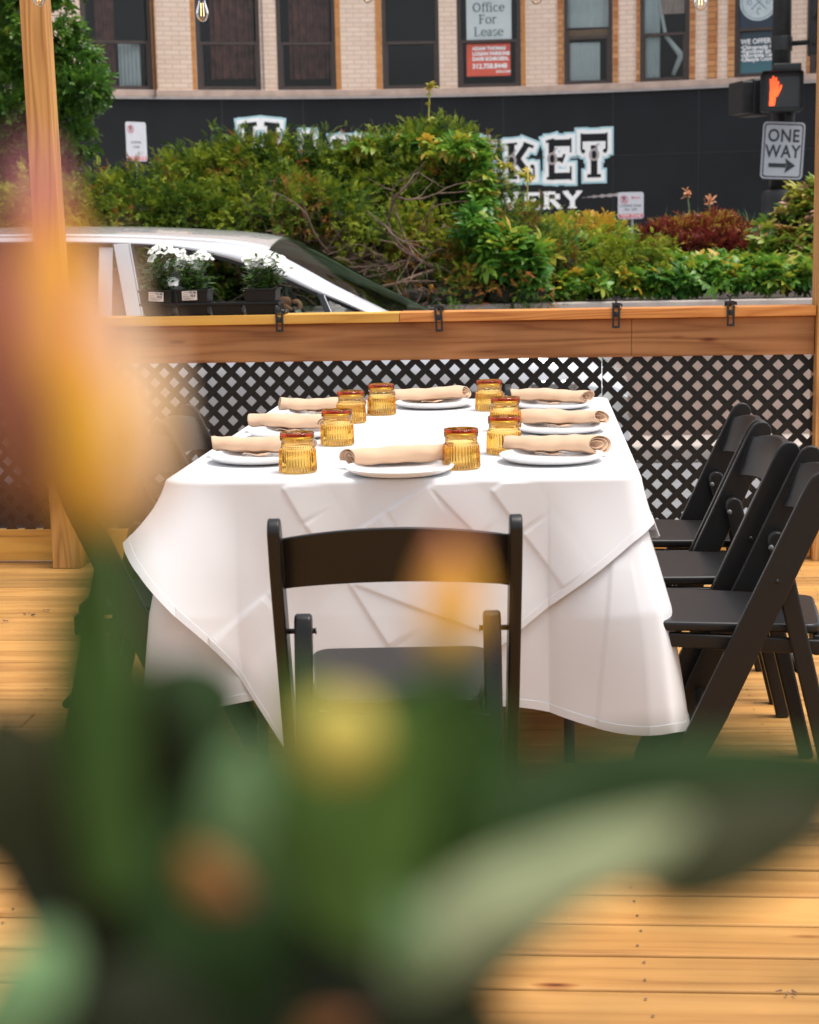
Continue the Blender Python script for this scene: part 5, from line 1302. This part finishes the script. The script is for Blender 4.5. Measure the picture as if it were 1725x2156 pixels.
# lamps, grille, wheels
for s_ in (-1, 1):
    def surf(dx, v):                              # a point on the front wing; v 0 low .. 1 high
        wd, tz = topz(dx); z = tz * (.62 + .27 * v); return Vector((xf - dx + .012, YC + s_ * (wd * (1.0 - .02 * v) + .006), z))
    m = MB(); m.grid([[surf(.02 + .50 * i / 14, .15 + j / 6 * (.85 - .4 * i / 14)) for i in range(15)] for j in range(7)]); h = m.build('headlight', MT['chrome'], car, True, smooth=True, solid=.006)
    m = MB(); m.grid([[surf(.02 + .50 * i / 14, .12 + j * .06) + Vector((0, s_ * .006, 0)) for i in range(15)] for j in range(2)]); m.build('headlight_edge', MT['trim'], h, True, smooth=True)
    m = MB(); m.grid([[surf(.36 + .13 * i / 6, -.22 + .28 * j / 3) + Vector((0, s_ * .006, 0)) for i in range(7)] for j in range(4)]); m.build('side_marker', plain('orange_red_lens', (.75, .06, .02), .2), car, True, smooth=True)
    m = MB(); m.grid([[surf(.05 + .25 * i / 6, -.75 + .20 * j / 3) + Vector((0, s_ * .004, 0)) for i in range(7)] for j in range(4)]); m.build('lower_vent', MT['trim'], car, True, smooth=True)
    for dx in (.88, 3.62):
        yy = YC + s_ * .80
        w_ = MB().lathe([(.0, -.10), (.20, -.10), (.30, -.105), (.325, -.08), (.325, .08), (.30, .105), (.20, .10), (0, .10)], 40); w_.v = [(xf - dx + a, yy + c_ * 1.0, .195 + b_) for a, b_, c_ in w_.v]
        wo = w_.build('wheel', MT['rubber'], car, True, smooth=True)
        rm_ = MB().lathe([(.0, .112), (.06, .112), (.07, .10), (.185, .106), (.2, .112), (.205, .10)], 40); rm_.v = [(xf - dx + a, yy + s_ * c_, .195 + b_) for a, b_, c_ in rm_.v]; rm_.build('rim', MT['chrome'], wo, True, smooth=True)
        ar = MB().lathe([(.335, .0), (.375, .0), (.375, .03), (.335, .03)], 40, close=True); ar.v = [(xf - dx + a, YC + s_ * (.895 + c_), .195 + b_) for a, b_, c_ in ar.v if True]; ar.build('wheel_arch', MT['trim'], car, True, smooth=True)
m = MB(); m.grid([[(xf + .012 - .05 * ((2 * j / 12 - 1) ** 2), YC - .42 + .84 * j / 12, .18 + .22 * i / 4) for j in range(13)] for i in range(5)]); m.build('grille', MT['trim'], car, True, smooth=True, solid=.01)
# cabin
m = MB()
for yy in (YC - .38, YC + .38):
    for xx in (xf - 2.45, xf - 3.35):
        m2 = MB(); m2.box((xx, yy, .38), (.5, .5, .14)); m2.build('seat_cushion', MT['interior'], car, True, bevel=.05)
        m2 = MB(); m2.box((xx - .30, yy, .70), (.12, .48, .62), Matrix.Rotation(-.25, 3, 'Y')); m2.build('seat_back', MT['interior'], car, True, bevel=.05)
        m2 = MB(); m2.box((xx - .40, yy, 1.08), (.09, .26, .17), Matrix.Rotation(-.2, 3, 'Y')); m2.build('headrest', MT['interior'], car, True, bevel=.04)
m.bx(xf - 1.65, xf - 1.25, YC - .72, YC + .72, .55, .86); m.build('dashboard', MT['interior'], car, True, bevel=.05)
swc = atY(632, 668, YC + .40); sw = MB(); Rm = Matrix.Rotation(R(65), 3, 'Y')
sw.tube([Vector(swc) + Rm @ Vector((.18 * math.cos(R(a)), .18 * math.sin(R(a)), 0)) for a in range(0, 361, 15)], .014, 8); sw.build('steering_wheel', MT['interior'], car, True, smooth=True)
m = MB(); m.box(swc, (.09, .13, .03), Rm); m.build('wheel_hub', plain('hub_highlight_grey', (.35, .38, .40), .4), car, True, bevel=.015)  # light blue-grey colour carries the highlight on the airbag cover
# driver, mostly hidden: one skinned body with a gripping hand
def skin_body(name, mat, parent, verts, edges, rad, sub=2, world=True):
    me = bpy.data.meshes.new(name); o0 = origin_of(parent) if world else Vector((0, 0, 0))
    me.from_pydata([tuple(Vector(v) - o0) for v in verts], edges, []); me.materials.append(mat)
    o = bpy.data.objects.new(name, me); COL.objects.link(o); o.parent = parent
    sk = o.modifiers.new('skin', 'SKIN'); sk.use_smooth_shade = True
    for i, r_ in enumerate(rad): me.skin_vertices[0].data[i].radius = (r_, r_) if not hasattr(r_, '__len__') else r_
    me.skin_vertices[0].data[0].use_root = True
    s2_ = o.modifiers.new('sub', 'SUBSURF'); s2_.levels = sub; s2_.render_levels = sub
    return o
hx = atY(606, 640, YC + .22); dvx = xf - 2.50; dy = YC + .38
pr_ = thing('person', 'driver in dark clothes with one brown hand over the steering wheel', 'person', (dvx, dy, .45))
V = [(dvx, dy, .50), (dvx - .03, dy, .68), (dvx - .08, dy, .88), (dvx - .09, dy, 1.0), (dvx - .07, dy, 1.10), (dvx - .05, dy, 1.20), (dvx - .045, dy, 1.27),
     (dvx - .08, dy - .17, .93), (dvx + .10, dy - .22, .72), (hx.x - .12, hx.y + .02, hx.z - .015), (hx.x - .02, hx.y, hx.z + .012),
     (dvx - .08, dy + .17, .93), (dvx + .10, dy + .22, .72), (hx.x - .1, dy + .18, hx.z - .08), (dvx + .42, dy - .10, .50), (dvx + .42, dy + .10, .50), (dvx + .65, dy - .1, .25), (dvx + .65, dy + .1, .25), (hx.x + .025, hx.y, hx.z + .014)]
E = [(0, 1), (1, 2), (2, 3), (3, 4), (4, 5), (5, 6), (2, 7), (7, 8), (8, 9), (9, 10), (2, 11), (11, 12), (12, 13), (0, 14), (0, 15), (14, 16), (15, 17), (10, 18)]
rd = [.15, .14, .15, .06, .065, .085, .07, .06, .045, .029, (.026, .040), .06, .045, .03, .08, .08, .05, .05, (.020, .036)]
skin_body('body', MT['skin'], pr_, V, E, rd)
skin_body('shirt', MT['shirt'], pr_, [V[0], V[1], V[2], V[7], tuple(Vector(V[7]).lerp(Vector(V[8]), .7)), V[11], tuple(Vector(V[11]).lerp(Vector(V[12]), .7))], [(0, 1), (1, 2), (2, 3), (3, 4), (2, 5), (5, 6)], [.165, .155, .165, .07, .055, .07, .055])
for k in range(5):
    o_ = Vector(hx) + Vector((.028, -.030 + .020 * k, .014)); q = [.95, 1.05, 1.0, .85, 1][k]
    if k == 4: pts = [Vector(hx) + Vector((-.02, -.028, .0)), Vector(hx) + Vector((.008, -.046, -.016)), Vector(hx) + Vector((.034, -.044, -.030))]
    else: pts = [o_, o_ + Vector((.030 * q, 0, .002)), o_ + Vector((.046 * q, 0, -.022 * q)), o_ + Vector((.036 * q, 0, -.046 * q))]
    skin_body('finger', MT['skin'], pr_, pts, [(i, i + 1) for i in range(len(pts) - 1)], [.0115, .0110, .0100, .0085][:len(pts)], 1)
skin_body('hair', MT['shirt'], pr_, [(dvx - .08, dy, 1.20), (dvx - .07, dy, 1.29)], [(0, 1)], [.09, .085])

# ------------------------------------------------------------------ white flowers in the nursery tray
YT = YF + .035
tx0, tx1 = atY(304, 645, YT).x, atY(589, 645, YT).x; tz0 = ztop + .001; hT = .050
tray = thing('nursery_tray', 'black four cell nursery tray standing on the railing cap', 'tray', ((tx0 + tx1) / 2, YT, tz0))
def taper(mb, x0, x1, y0, y1, z0, z1, ins, wall=.002, open_top=True):
    """open tapered pot with a folded rim"""
    def rr_(i, z): 
        a = i; return [(x0 + a, y0 + a, z), (x1 - a, y0 + a, z), (x1 - a, y1 - a, z), (x0 + a, y1 - a, z)]
    rings = [rr_(ins, z0), rr_(.004, z1 - .008), rr_(-.001, z1 - .008), rr_(-.001, z1), rr_(.006, z1), rr_(ins + wall, z0 + wall)]
    b0 = len(mb.v); mb.v += [q for r__ in rings for q in r__]
    mb.f += [(b0 + i * 4 + k, b0 + i * 4 + (k + 1) % 4, b0 + (i + 1) * 4 + (k + 1) % 4, b0 + (i + 1) * 4 + k) for i in range(5) for k in range(4)]
    mb.f += [(b0 + 3, b0 + 2, b0 + 1, b0), tuple(b0 + 20 + k for k in range(4))]
cw = (tx1 - tx0) / 4
for k in range(4):
    m = MB(); taper(m, tx0 + k * cw + .003, tx0 + (k + 1) * cw - .003, YT - .062, YT + .062, tz0, tz0 + hT - .004, .010); m.build('cell', MT['blackmatt'], tray, True, bevel=.001)
m = MB(); m.bx(tx0 - .005, tx1 + .005, YT - .069, YT - .064, tz0 + hT - .009, tz0 + hT); m.bx(tx0 - .005, tx1 + .005, YT + .064, YT + .069, tz0 + hT - .009, tz0 + hT)
m.bx(tx0 - .006, tx0 - .001, YT - .068, YT + .068, tz0 + hT - .0095, tz0 + hT - .0005); m.bx(tx1 + .001, tx1 + .006, YT - .068, YT + .068, tz0 + hT - .0095, tz0 + hT - .0005)
for k in (1, 2, 3): m.bx(tx0 + k * cw - .003, tx0 + k * cw + .003, YT - .066, YT + .066, tz0 + hT - .008, tz0 + hT - .001)
m.build('rim', MT['blackmatt'], tray, True, bevel=.001)
VL = leafmat('vinca_leaves', [(0, (.022, .065, .014)), (.5, (.055, .13, .025)), (.85, (.13, .23, .05)), (1, (.25, .33, .10))], .3, .3, spec=.6)
WP = leafmat('white_petals', [(0, (.88, .88, .85)), (1, (.82, .84, .78))], .3, .6)
def vinca_flower():
    V, Fc, T = [], [], []
    for k in range(5):
        a = R(72 * k); n0 = len(V)
        for i in range(5):
            t = i / 4; wd = [.10, .30, .47, .46, .22][i]
            for j in (-1, 0, 1):
                u = Vector((j * wd * .5, .06 + t * .50 - abs(j) * .02 * (i == 4), .05 * math.sin(t * 2.6) - .06 * t * t + abs(j) * .02)); c_, s__ = math.cos(a), math.sin(a)
                V.append((u.x * c_ - u.y * s__, u.x * s__ + u.y * c_, u.z + .004 * k))
        for i in range(4):
            for j in range(2): Fc.append((n0 + i * 3 + j, n0 + i * 3 + j + 1, n0 + (i + 1) * 3 + j + 1, n0 + (i + 1) * 3 + j))
    return V, Fc
VF = vinca_flower(); fme = bpy.data.meshes.new('vinca_blossom'); fme.from_pydata([(a * .050, b_ * .050, c_ * .050) for a, b_, c_ in VF[0]], [], VF[1]); fme.materials.append(WP); fme.polygons.foreach_set('use_smooth', [True] * len(fme.polygons))
LAB = plain('price_label_paper', (.62, .55, .50), .5, var=.03)
zp = tz0 + hT + .001
fl_px = [[(322, 526), (334, 520), (341, 532), (320, 544), (353, 522), (362, 528), (372, 532), (348, 536), (324, 588), (354, 594), (365, 593), (352, 558)],
         [(381, 534), (388, 541), (402, 541), (376, 552), (395, 552), (405, 548), (422, 534), (432, 540), (441, 541), (412, 557), (420, 545), (385, 545), (414, 573), (378, 560)],
         [(529, 546), (540, 540), (551, 537), (560, 541), (548, 548), (570, 538), (580, 545), (588, 543), (558, 552), (566, 553), (540, 553), (532, 563), (607, 565), (575, 558), (524, 549)]]
pots = [(298, 371, 'white flowering potted plant at the left end of the tray, with a price label'), (375, 445, 'white flowering potted plant second in the tray, with a price label'), (516, 588, 'white flowering potted plant alone at the right end of the tray')]
for pi_, (a, b_, lab) in enumerate(pots):
    x0, x1 = atY(a, 610, YT).x, atY(b_, 610, YT).x; cx_ = (x0 + x1) / 2; hw = (x1 - x0) / 2
    t = thing('potted_flower', lab, 'potted plant', (cx_, YT, zp), 0, 'white flowering pots in the black tray')
    ph_ = .052; m = MB(); taper(m, x0, x1, YT - hw, YT + hw, zp, zp + ph_, .008); m.build('pot', MT['blackmatt'], t, True, bevel=.001)
    m = MB(); m.grid([[(x0 + .008 + (x1 - x0 - .016) * i / 8, YT - hw + .008 + (2 * hw - .016) * j / 8, zp + ph_ - .008 + .003 * math.sin(i * 2 + j * 3)) for i in range(9)] for j in range(9)]); m.build('soil', MT['soil'], t, True)
    if pi_ < 2:
        lx0 = x0 + (.040 if pi_ == 0 else .026); ly = YT - hw - .0015
        rx = (-.10 if pi_ == 0 else .03)
        def lf(u, v, d=0.0): c_, s__ = math.cos(rx), math.sin(rx); return (lx0 + .004 + u * c_ + v * s__ * 0 - v * rx * .3, ly - .0012 - d + .0, zp + .010 - u * s__ * -1 * (.6) + v + (0))
        m = MB(); m.prism([(0, 0), (.060, 0), (.060, .036), (0, .036)], lambda u, v, d: lf(u, v, d), 0, .0004); lo = m.build('price_label', LAB, t, True)
        m = MB(); put_text(m, '$5.98', lambda u, v: lf(u, v, .0008), .028, .025, .0125, bold=.0004, align='LEFT')
        for k in range(14): 
            if k % 5 != 3: m.add([lf(.033 + .0016 * k, .012, .0008), lf(.0338 + .0016 * k + .0004 * (k % 3), .012, .0008), lf(.0338 + .0016 * k + .0004 * (k % 3), .022, .0008), lf(.033 + .0016 * k, .022, .0008)], [(0, 1, 2, 3)])
        for k, (l_, v_) in enumerate(((.022, .029), (.020, .021), (.026, .015), (.024, .011), (.045, .006), (.030, .0035))): m.add([lf(.004, v_, .0008), lf(.004 + l_, v_, .0008), lf(.004 + l_, v_ + .0014, .0008), lf(.004, v_ + .0014, .0008)], [(0, 1, 2, 3)])
        m.build('label_print', MT['ink'], lo, True)
    # stems and leaves
    rg = random.Random(40 + pi_); sm = MB(); LP, LD, heads = [], [], []
    targets = [atY(x, y, YT + rg.uniform(-.05, .05)) for x, y in fl_px[pi_]]
    extra = [Vector((cx_ + rg.uniform(-hw * 1.25, hw * 1.25), YT + rg.uniform(-.07, .07), zp + ph_ + rg.uniform(.03, .11))) for _ in range(16)]
    for ti, tg in enumerate(targets + extra):
        b0 = Vector((cx_ + (tg.x - cx_) * .35, YT + (tg.y - YT) * .3 + rg.uniform(-.02, .02), zp + ph_ - .008)); mid = b0.lerp(tg, .55) + Vector((rg.uniform(-.006, .006), rg.uniform(-.006, .006), .006))
        if ti < len(targets) and tg.z < zp + ph_ + .02: mid.z += .02
        sm.tube([b0, mid, tg], [.0020, .0017, .0012], 5)
        nl = 7
        for k in range(nl):
            s__ = (k + .8) / nl; p_ = b0.lerp(mid, s__ / .55) if s__ < .55 else mid.lerp(tg, (s__ - .55) / .45)
            for sg in (0, math.pi):
                an = k * 2.2 + sg + ti; LP.append(p_); LD.append((math.cos(an), math.sin(an), rg.uniform(.0, .8)))
    for _ in range(60):
        an = rg.uniform(0, 6.28); LP.append(Vector((cx_ + rg.uniform(-hw, hw), YT + rg.uniform(-hw, hw), zp + ph_ + rg.uniform(0, .05)))); LD.append((math.cos(an), math.sin(an) - .3, rg.uniform(-.3, .6)))
    sm.build('stem', MT['stem'], t, True, smooth=True)
    n = len(LP); scatter('leaves', *leaf_t(.17, .16, .05, .5), np.array([tuple(p_) for p_ in LP]), np.array(LD), rng.uniform(-.4, .4, n), rng.uniform(.026, .046, n), np.clip(rng.normal(.5, .22, n), 0, 1), VL, t)
    for tg in targets:
        o = bpy.data.objects.new('flower', fme); COL.objects.link(o); o.parent = t; o.location = tg - origin_of(t)
        dv = Vector((rg.uniform(-.6, .6), rg.uniform(-1.1, -.1), rg.uniform(.25, 1.1))).normalized(); o.rotation_euler = dv.to_track_quat('Z', 'Y').to_euler(); s__ = rg.uniform(.85, 1.12); o.scale = (s__, s__, s__)

# ------------------------------------------------------------------ flowering plant close to the camera
fp = thing('flowering_plant', 'tall leafy plant with yellow and pink blossoms right in front, out of focus', 'plant', (-.02, .45, .80))
def leafgreen(name, c, rough=.45, trans=.25):
    m, nt, b = newmat(name); b.inputs['Specular IOR Level'].default_value = .12; mp = mapping(nt, (1, 1, 1)); n = noise(nt, 40, 4, mp.outputs[0])
    r = ramp(nt, [(.3, tuple(q * .75 for q in c)), (.7, tuple(min(1, q * 1.2) for q in c))]); L(nt, n.outputs[0], r.inputs[0]); L(nt, r.outputs[0], b.inputs['Base Color']); b.inputs['Roughness'].default_value = rough
    t = nt.nodes.new('ShaderNodeBsdfTranslucent'); L(nt, r.outputs[0], t.inputs['Color']); mx = nt.nodes.new('ShaderNodeMixShader'); mx.inputs[0].default_value = trans
    L(nt, b.outputs[0], mx.inputs[1]); L(nt, t.outputs[0], mx.inputs[2]); L(nt, mx.outputs[0], nt.nodes['Material Output'].inputs['Surface']); return m
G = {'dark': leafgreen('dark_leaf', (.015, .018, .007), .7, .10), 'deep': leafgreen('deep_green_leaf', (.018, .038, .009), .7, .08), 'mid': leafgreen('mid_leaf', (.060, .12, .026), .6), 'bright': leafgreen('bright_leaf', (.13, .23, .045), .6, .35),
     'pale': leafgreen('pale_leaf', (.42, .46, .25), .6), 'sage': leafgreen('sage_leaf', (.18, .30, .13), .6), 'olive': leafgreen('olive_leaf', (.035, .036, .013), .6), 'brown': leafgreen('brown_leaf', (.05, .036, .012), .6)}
KD = .49
def bleaf(spine, wid, mat, roll=0.0, fold=.25, nm='leaf', parent=None):
    """broad leaf along a spine of (px, py, depth); widths in picture units"""
    C = [atD(x, y, D * KD) for x, y, D in spine]; n = 18; P = []
    def cat(A, t):
        k = min(int(t * (len(A) - 1)), len(A) - 2); f = t * (len(A) - 1) - k
        p0, p1, p2, p3 = A[max(k - 1, 0)], A[k], A[k + 1], A[min(k + 2, len(A) - 1)]
        return .5 * ((2 * p1) + (p2 - p0) * f + (2 * p0 - 5 * p1 + 4 * p2 - p3) * f * f + (3 * p1 - p0 - 3 * p2 + p3) * f ** 3)
    for i in range(n + 1):
        t = i / n; c_ = cat(C, t); c2_ = cat(C, min(1, t + .02)); c1_ = cat(C, max(0, t - .02)); T_ = (c2_ - c1_).normalized()
        view = (c_ - CAM).normalized(); side = T_.cross(view).normalized(); nrm = side.cross(T_).normalized()
        side = side * math.cos(roll) + nrm * math.sin(roll)
        nrm = side.cross(T_).normalized()
        dd = (c_ - CAM).length; wv = wid * .5 * dd / F * (math.sin(math.pi * min(1, .10 + t * .90)) ** .7 if i < n else .02) 
        P.append([c_ + side * (wv * u) + nrm * (fold * wv * abs(u) + .04 * wv * math.sin(i * 1.3 + u * 2)) for u in (-1, -.75, -.5, -.25, 0, .25, .5, .75, 1)])
    m = MB(); m.grid(P); return m.build(nm, mat, parent or fp, True, smooth=True, solid=.0002, sub=1)
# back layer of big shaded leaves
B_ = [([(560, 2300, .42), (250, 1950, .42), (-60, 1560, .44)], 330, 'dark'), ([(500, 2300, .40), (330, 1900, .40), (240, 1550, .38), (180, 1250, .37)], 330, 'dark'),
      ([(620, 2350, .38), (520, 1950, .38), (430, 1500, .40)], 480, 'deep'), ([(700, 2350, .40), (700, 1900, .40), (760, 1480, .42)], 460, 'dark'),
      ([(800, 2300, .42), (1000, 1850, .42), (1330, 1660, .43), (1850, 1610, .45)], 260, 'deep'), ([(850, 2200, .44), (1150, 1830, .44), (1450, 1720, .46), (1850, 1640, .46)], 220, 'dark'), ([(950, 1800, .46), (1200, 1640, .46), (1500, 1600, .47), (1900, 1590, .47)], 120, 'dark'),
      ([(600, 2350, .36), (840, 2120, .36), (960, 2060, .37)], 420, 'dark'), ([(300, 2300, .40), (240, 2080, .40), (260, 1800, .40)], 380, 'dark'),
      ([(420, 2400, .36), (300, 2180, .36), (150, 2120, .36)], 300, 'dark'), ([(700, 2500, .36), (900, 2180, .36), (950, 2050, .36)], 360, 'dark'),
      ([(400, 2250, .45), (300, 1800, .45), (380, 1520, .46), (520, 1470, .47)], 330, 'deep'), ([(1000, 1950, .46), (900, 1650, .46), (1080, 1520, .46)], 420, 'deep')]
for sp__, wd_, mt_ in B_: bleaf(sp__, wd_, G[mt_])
Fr = [([(240, 1900, .36), (200, 1500, .35), (180, 1320, .345), (220, 1080, .335)], 180, 'mid', .2), ([(830, 2060, .34), (980, 1945, .335), (1180, 1850, .33), (1460, 1722, .325)], 180, 'pale', -.1),
      ([(1330, 1830, .37), (1500, 1790, .37), (1780, 1690, .38)], 230, 'olive', .2), ([(900, 1980, .37), (840, 1700, .37), (870, 1450, .38)], 300, 'mid', .1), ([(960, 1760, .36), (920, 1560, .355), (955, 1310, .35)], 110, 'mid', .1),
      ([(740, 2000, .35), (800, 1750, .345), (900, 1480, .34)], 190, 'bright', .3), ([(680, 1950, .36), (690, 1740, .355), (620, 1400, .36)], 200, 'bright', .2), ([(940, 1900, .355), (980, 1700, .35), (1040, 1500, .35)], 110, 'mid', .2), ([(820, 1900, .36), (700, 1820, .36), (560, 1760, .365)], 120, 'mid', .2), ([(480, 1800, .34), (500, 1680, .335), (515, 1560, .335)], 130, 'sage', .1),
      ([(-60, 2250, .33), (40, 2090, .325), (130, 1960, .33)], 170, 'sage', .2), ([(-80, 1800, .38), (40, 1650, .38), (-40, 1480, .39)], 230, 'olive', .2), ([(900, 2080, .34), (865, 1990, .335), (830, 1880, .335)], 90, 'sage', .1),
      ([(1380, 1850, .38), (1520, 1820, .38), (1760, 1750, .385)], 110, 'brown', .1), ([(1000, 1700, .36), (1020, 1560, .355), (960, 1420, .35)], 90, 'mid', .2)]
for sp__, wd_, mt_, rl in Fr: bleaf(sp__, wd_, G[mt_], rl)
# stems
for a, b_, c_ in (((250, 1150, .36), (300, 1700, .40), (450, 2500, .46)), ((950, 1400, .352), (900, 1800, .38), (700, 2500, .44)), ((715, 1600, .352), (700, 1950, .38), (620, 2500, .42)), ((520, 1650, .37), (540, 2000, .40), (560, 2500, .43))):
    MB().tube([atD(q[0], q[1], q[2] * KD) for q in (a, b_, c_)], [.0009, .0012, .0017], 8).build('stem', MT['stem'], fp, True, smooth=True)
PETM = leafmat('blossom_petals', [(0, (.26, .34, .05)), (.12, (.80, .44, .05)), (.45, (.95, .62, .055)), (.72, (.92, .52, .07)), (.88, (.74, .30, .24)), (1, (.60, .22, .30))], .45, .6)
PETL = leafmat('pale_petals', [(0, (.76, .46, .10)), (.3, (.90, .68, .46)), (.7, (.90, .72, .50)), (1, (.82, .56, .36))], .40, .6)
PETR = leafmat('orange_petals', [(0, (.30, .15, .02)), (.4, (.34, .13, .03)), (1, (.40, .13, .08))], .35, .6)
PETP = leafmat('pink_petals', [(0, (.80, .40, .10)), (.5, (.72, .28, .24)), (1, (.62, .22, .30))], .4, .6)
PETD = leafmat('dark_red_petals', [(0, (.22, .08, .02)), (1, (.36, .09, .05))], .3, .6)
def petal(base, tip, wid, D0, D1, mat, bulge=.004, nm='petal', parent=None, tip_w=.25, tw=None):
    n, k = 16, 8; D0, D1, bulge = D0 * KD, D1 * KD, bulge * KD; a, b_ = atD(*base, D0), atD(*tip, D1); T_ = (b_ - a); side0 = T_.normalized().cross(_f).normalized(); nr = side0.cross(T_.normalized()).normalized()
    if nr.dot(_f) > 0: nr = -nr
    m = MB(); P, tn = [], []
    for i in range(n + 1):
        t = i / n; c_ = a.lerp(b_, t) + nr * bulge * math.sin(math.pi * t); wv = wid * .5 * D0 / F * max(.03, (math.sin(math.pi * (t * .86 + .10)) ** .8) * (1 - (1 - tip_w) * t * t))
        P.append([c_ + side0 * wv * (2 * j / k - 1) - nr * wv * .45 * (2 * j / k - 1) ** 2 for j in range(k + 1)]); tn += [t] * (k + 1)
    m.grid(P); me = m.mesh(nm); at = me.attributes.new('tint', 'FLOAT', 'POINT'); at.data.foreach_set('value', tn)
    o = link(nm, me, mat, parent or fp, True, True); s_ = o.modifiers.new('s', 'SOLIDIFY'); s_.thickness = .0003; return o
f1 = MB().lathe([(.0008, 0), (.0020, .0012), (.0023, .003), (.0015, .0045)], 14, atD(215, 1130, .345 * KD)).build('blossom_base', G['bright'], fp, True, smooth=True)
for args in (((150, 1080), (90, 330), 250, .345, .335, PETM, .005), ((230, 1120), (60, 560), 230, .342, .33, PETM, .006), ((235, 1100), (240, 520), 150, .338, .335, PETL, .005), ((120, 1060), (-80, 480), 230, .352, .35, PETR, .004), ((100, 900), (60, 290), 170, .35, .345, PETP, .003),
             ((190, 1130), (190, 640), 130, .330, .325, PETM, .004), ((75, 1090), (-40, 560), 210, .330, .330, PETD, .003), ((260, 1080), (200, 560), 190, .34, .335, PETM, .003), ((262, 1110), (340, 700), 170, .345, .345, PETL, .003), ((215, 1130), (270, 860), 170, .34, .34, PETL, .003), ((110, 900), (105, 360), 120, .335, .33, PETM, .003)):
    petal(*args, parent=f1)
f2 = MB().lathe([(.0005, 0), (.0014, .0008), (.0017, .0023), (.001, .0034)], 14, atD(945, 1400, .352 * KD)).build('blossom_base', G['mid'], fp, True, smooth=True)
for args in (((945, 1390), (955, 1100), 135, .352, .348, PETM, .002), ((950, 1385), (985, 1160), 70, .356, .354, PETM, .002), ((935, 1390), (925, 1190), 70, .350, .348, PETM, .002)): petal(*args, parent=f2)
f3 = MB(); c_ = atD(715, 1548, .335 * KD)
f3.lathe([(.0002, -.0042), (.0022, -.0037), (.0038, -.0022), (.0044, .0), (.0038, .0022), (.0022, .0037), (.0002, .0042)], 20, c_); f3.build('flower_bud', leafgreen('yellow_green_bud', (.55, .45, .10), .6, .3), fp, True, smooth=True)
petal((400, 1830), (520, 1890), 110, .36, .36, PETR, .002); petal((390, 1800), (500, 1860), 60, .362, .362, PETR, .002); petal((640, 2190), (760, 2150), 70, .36, .36, PETR, .002)
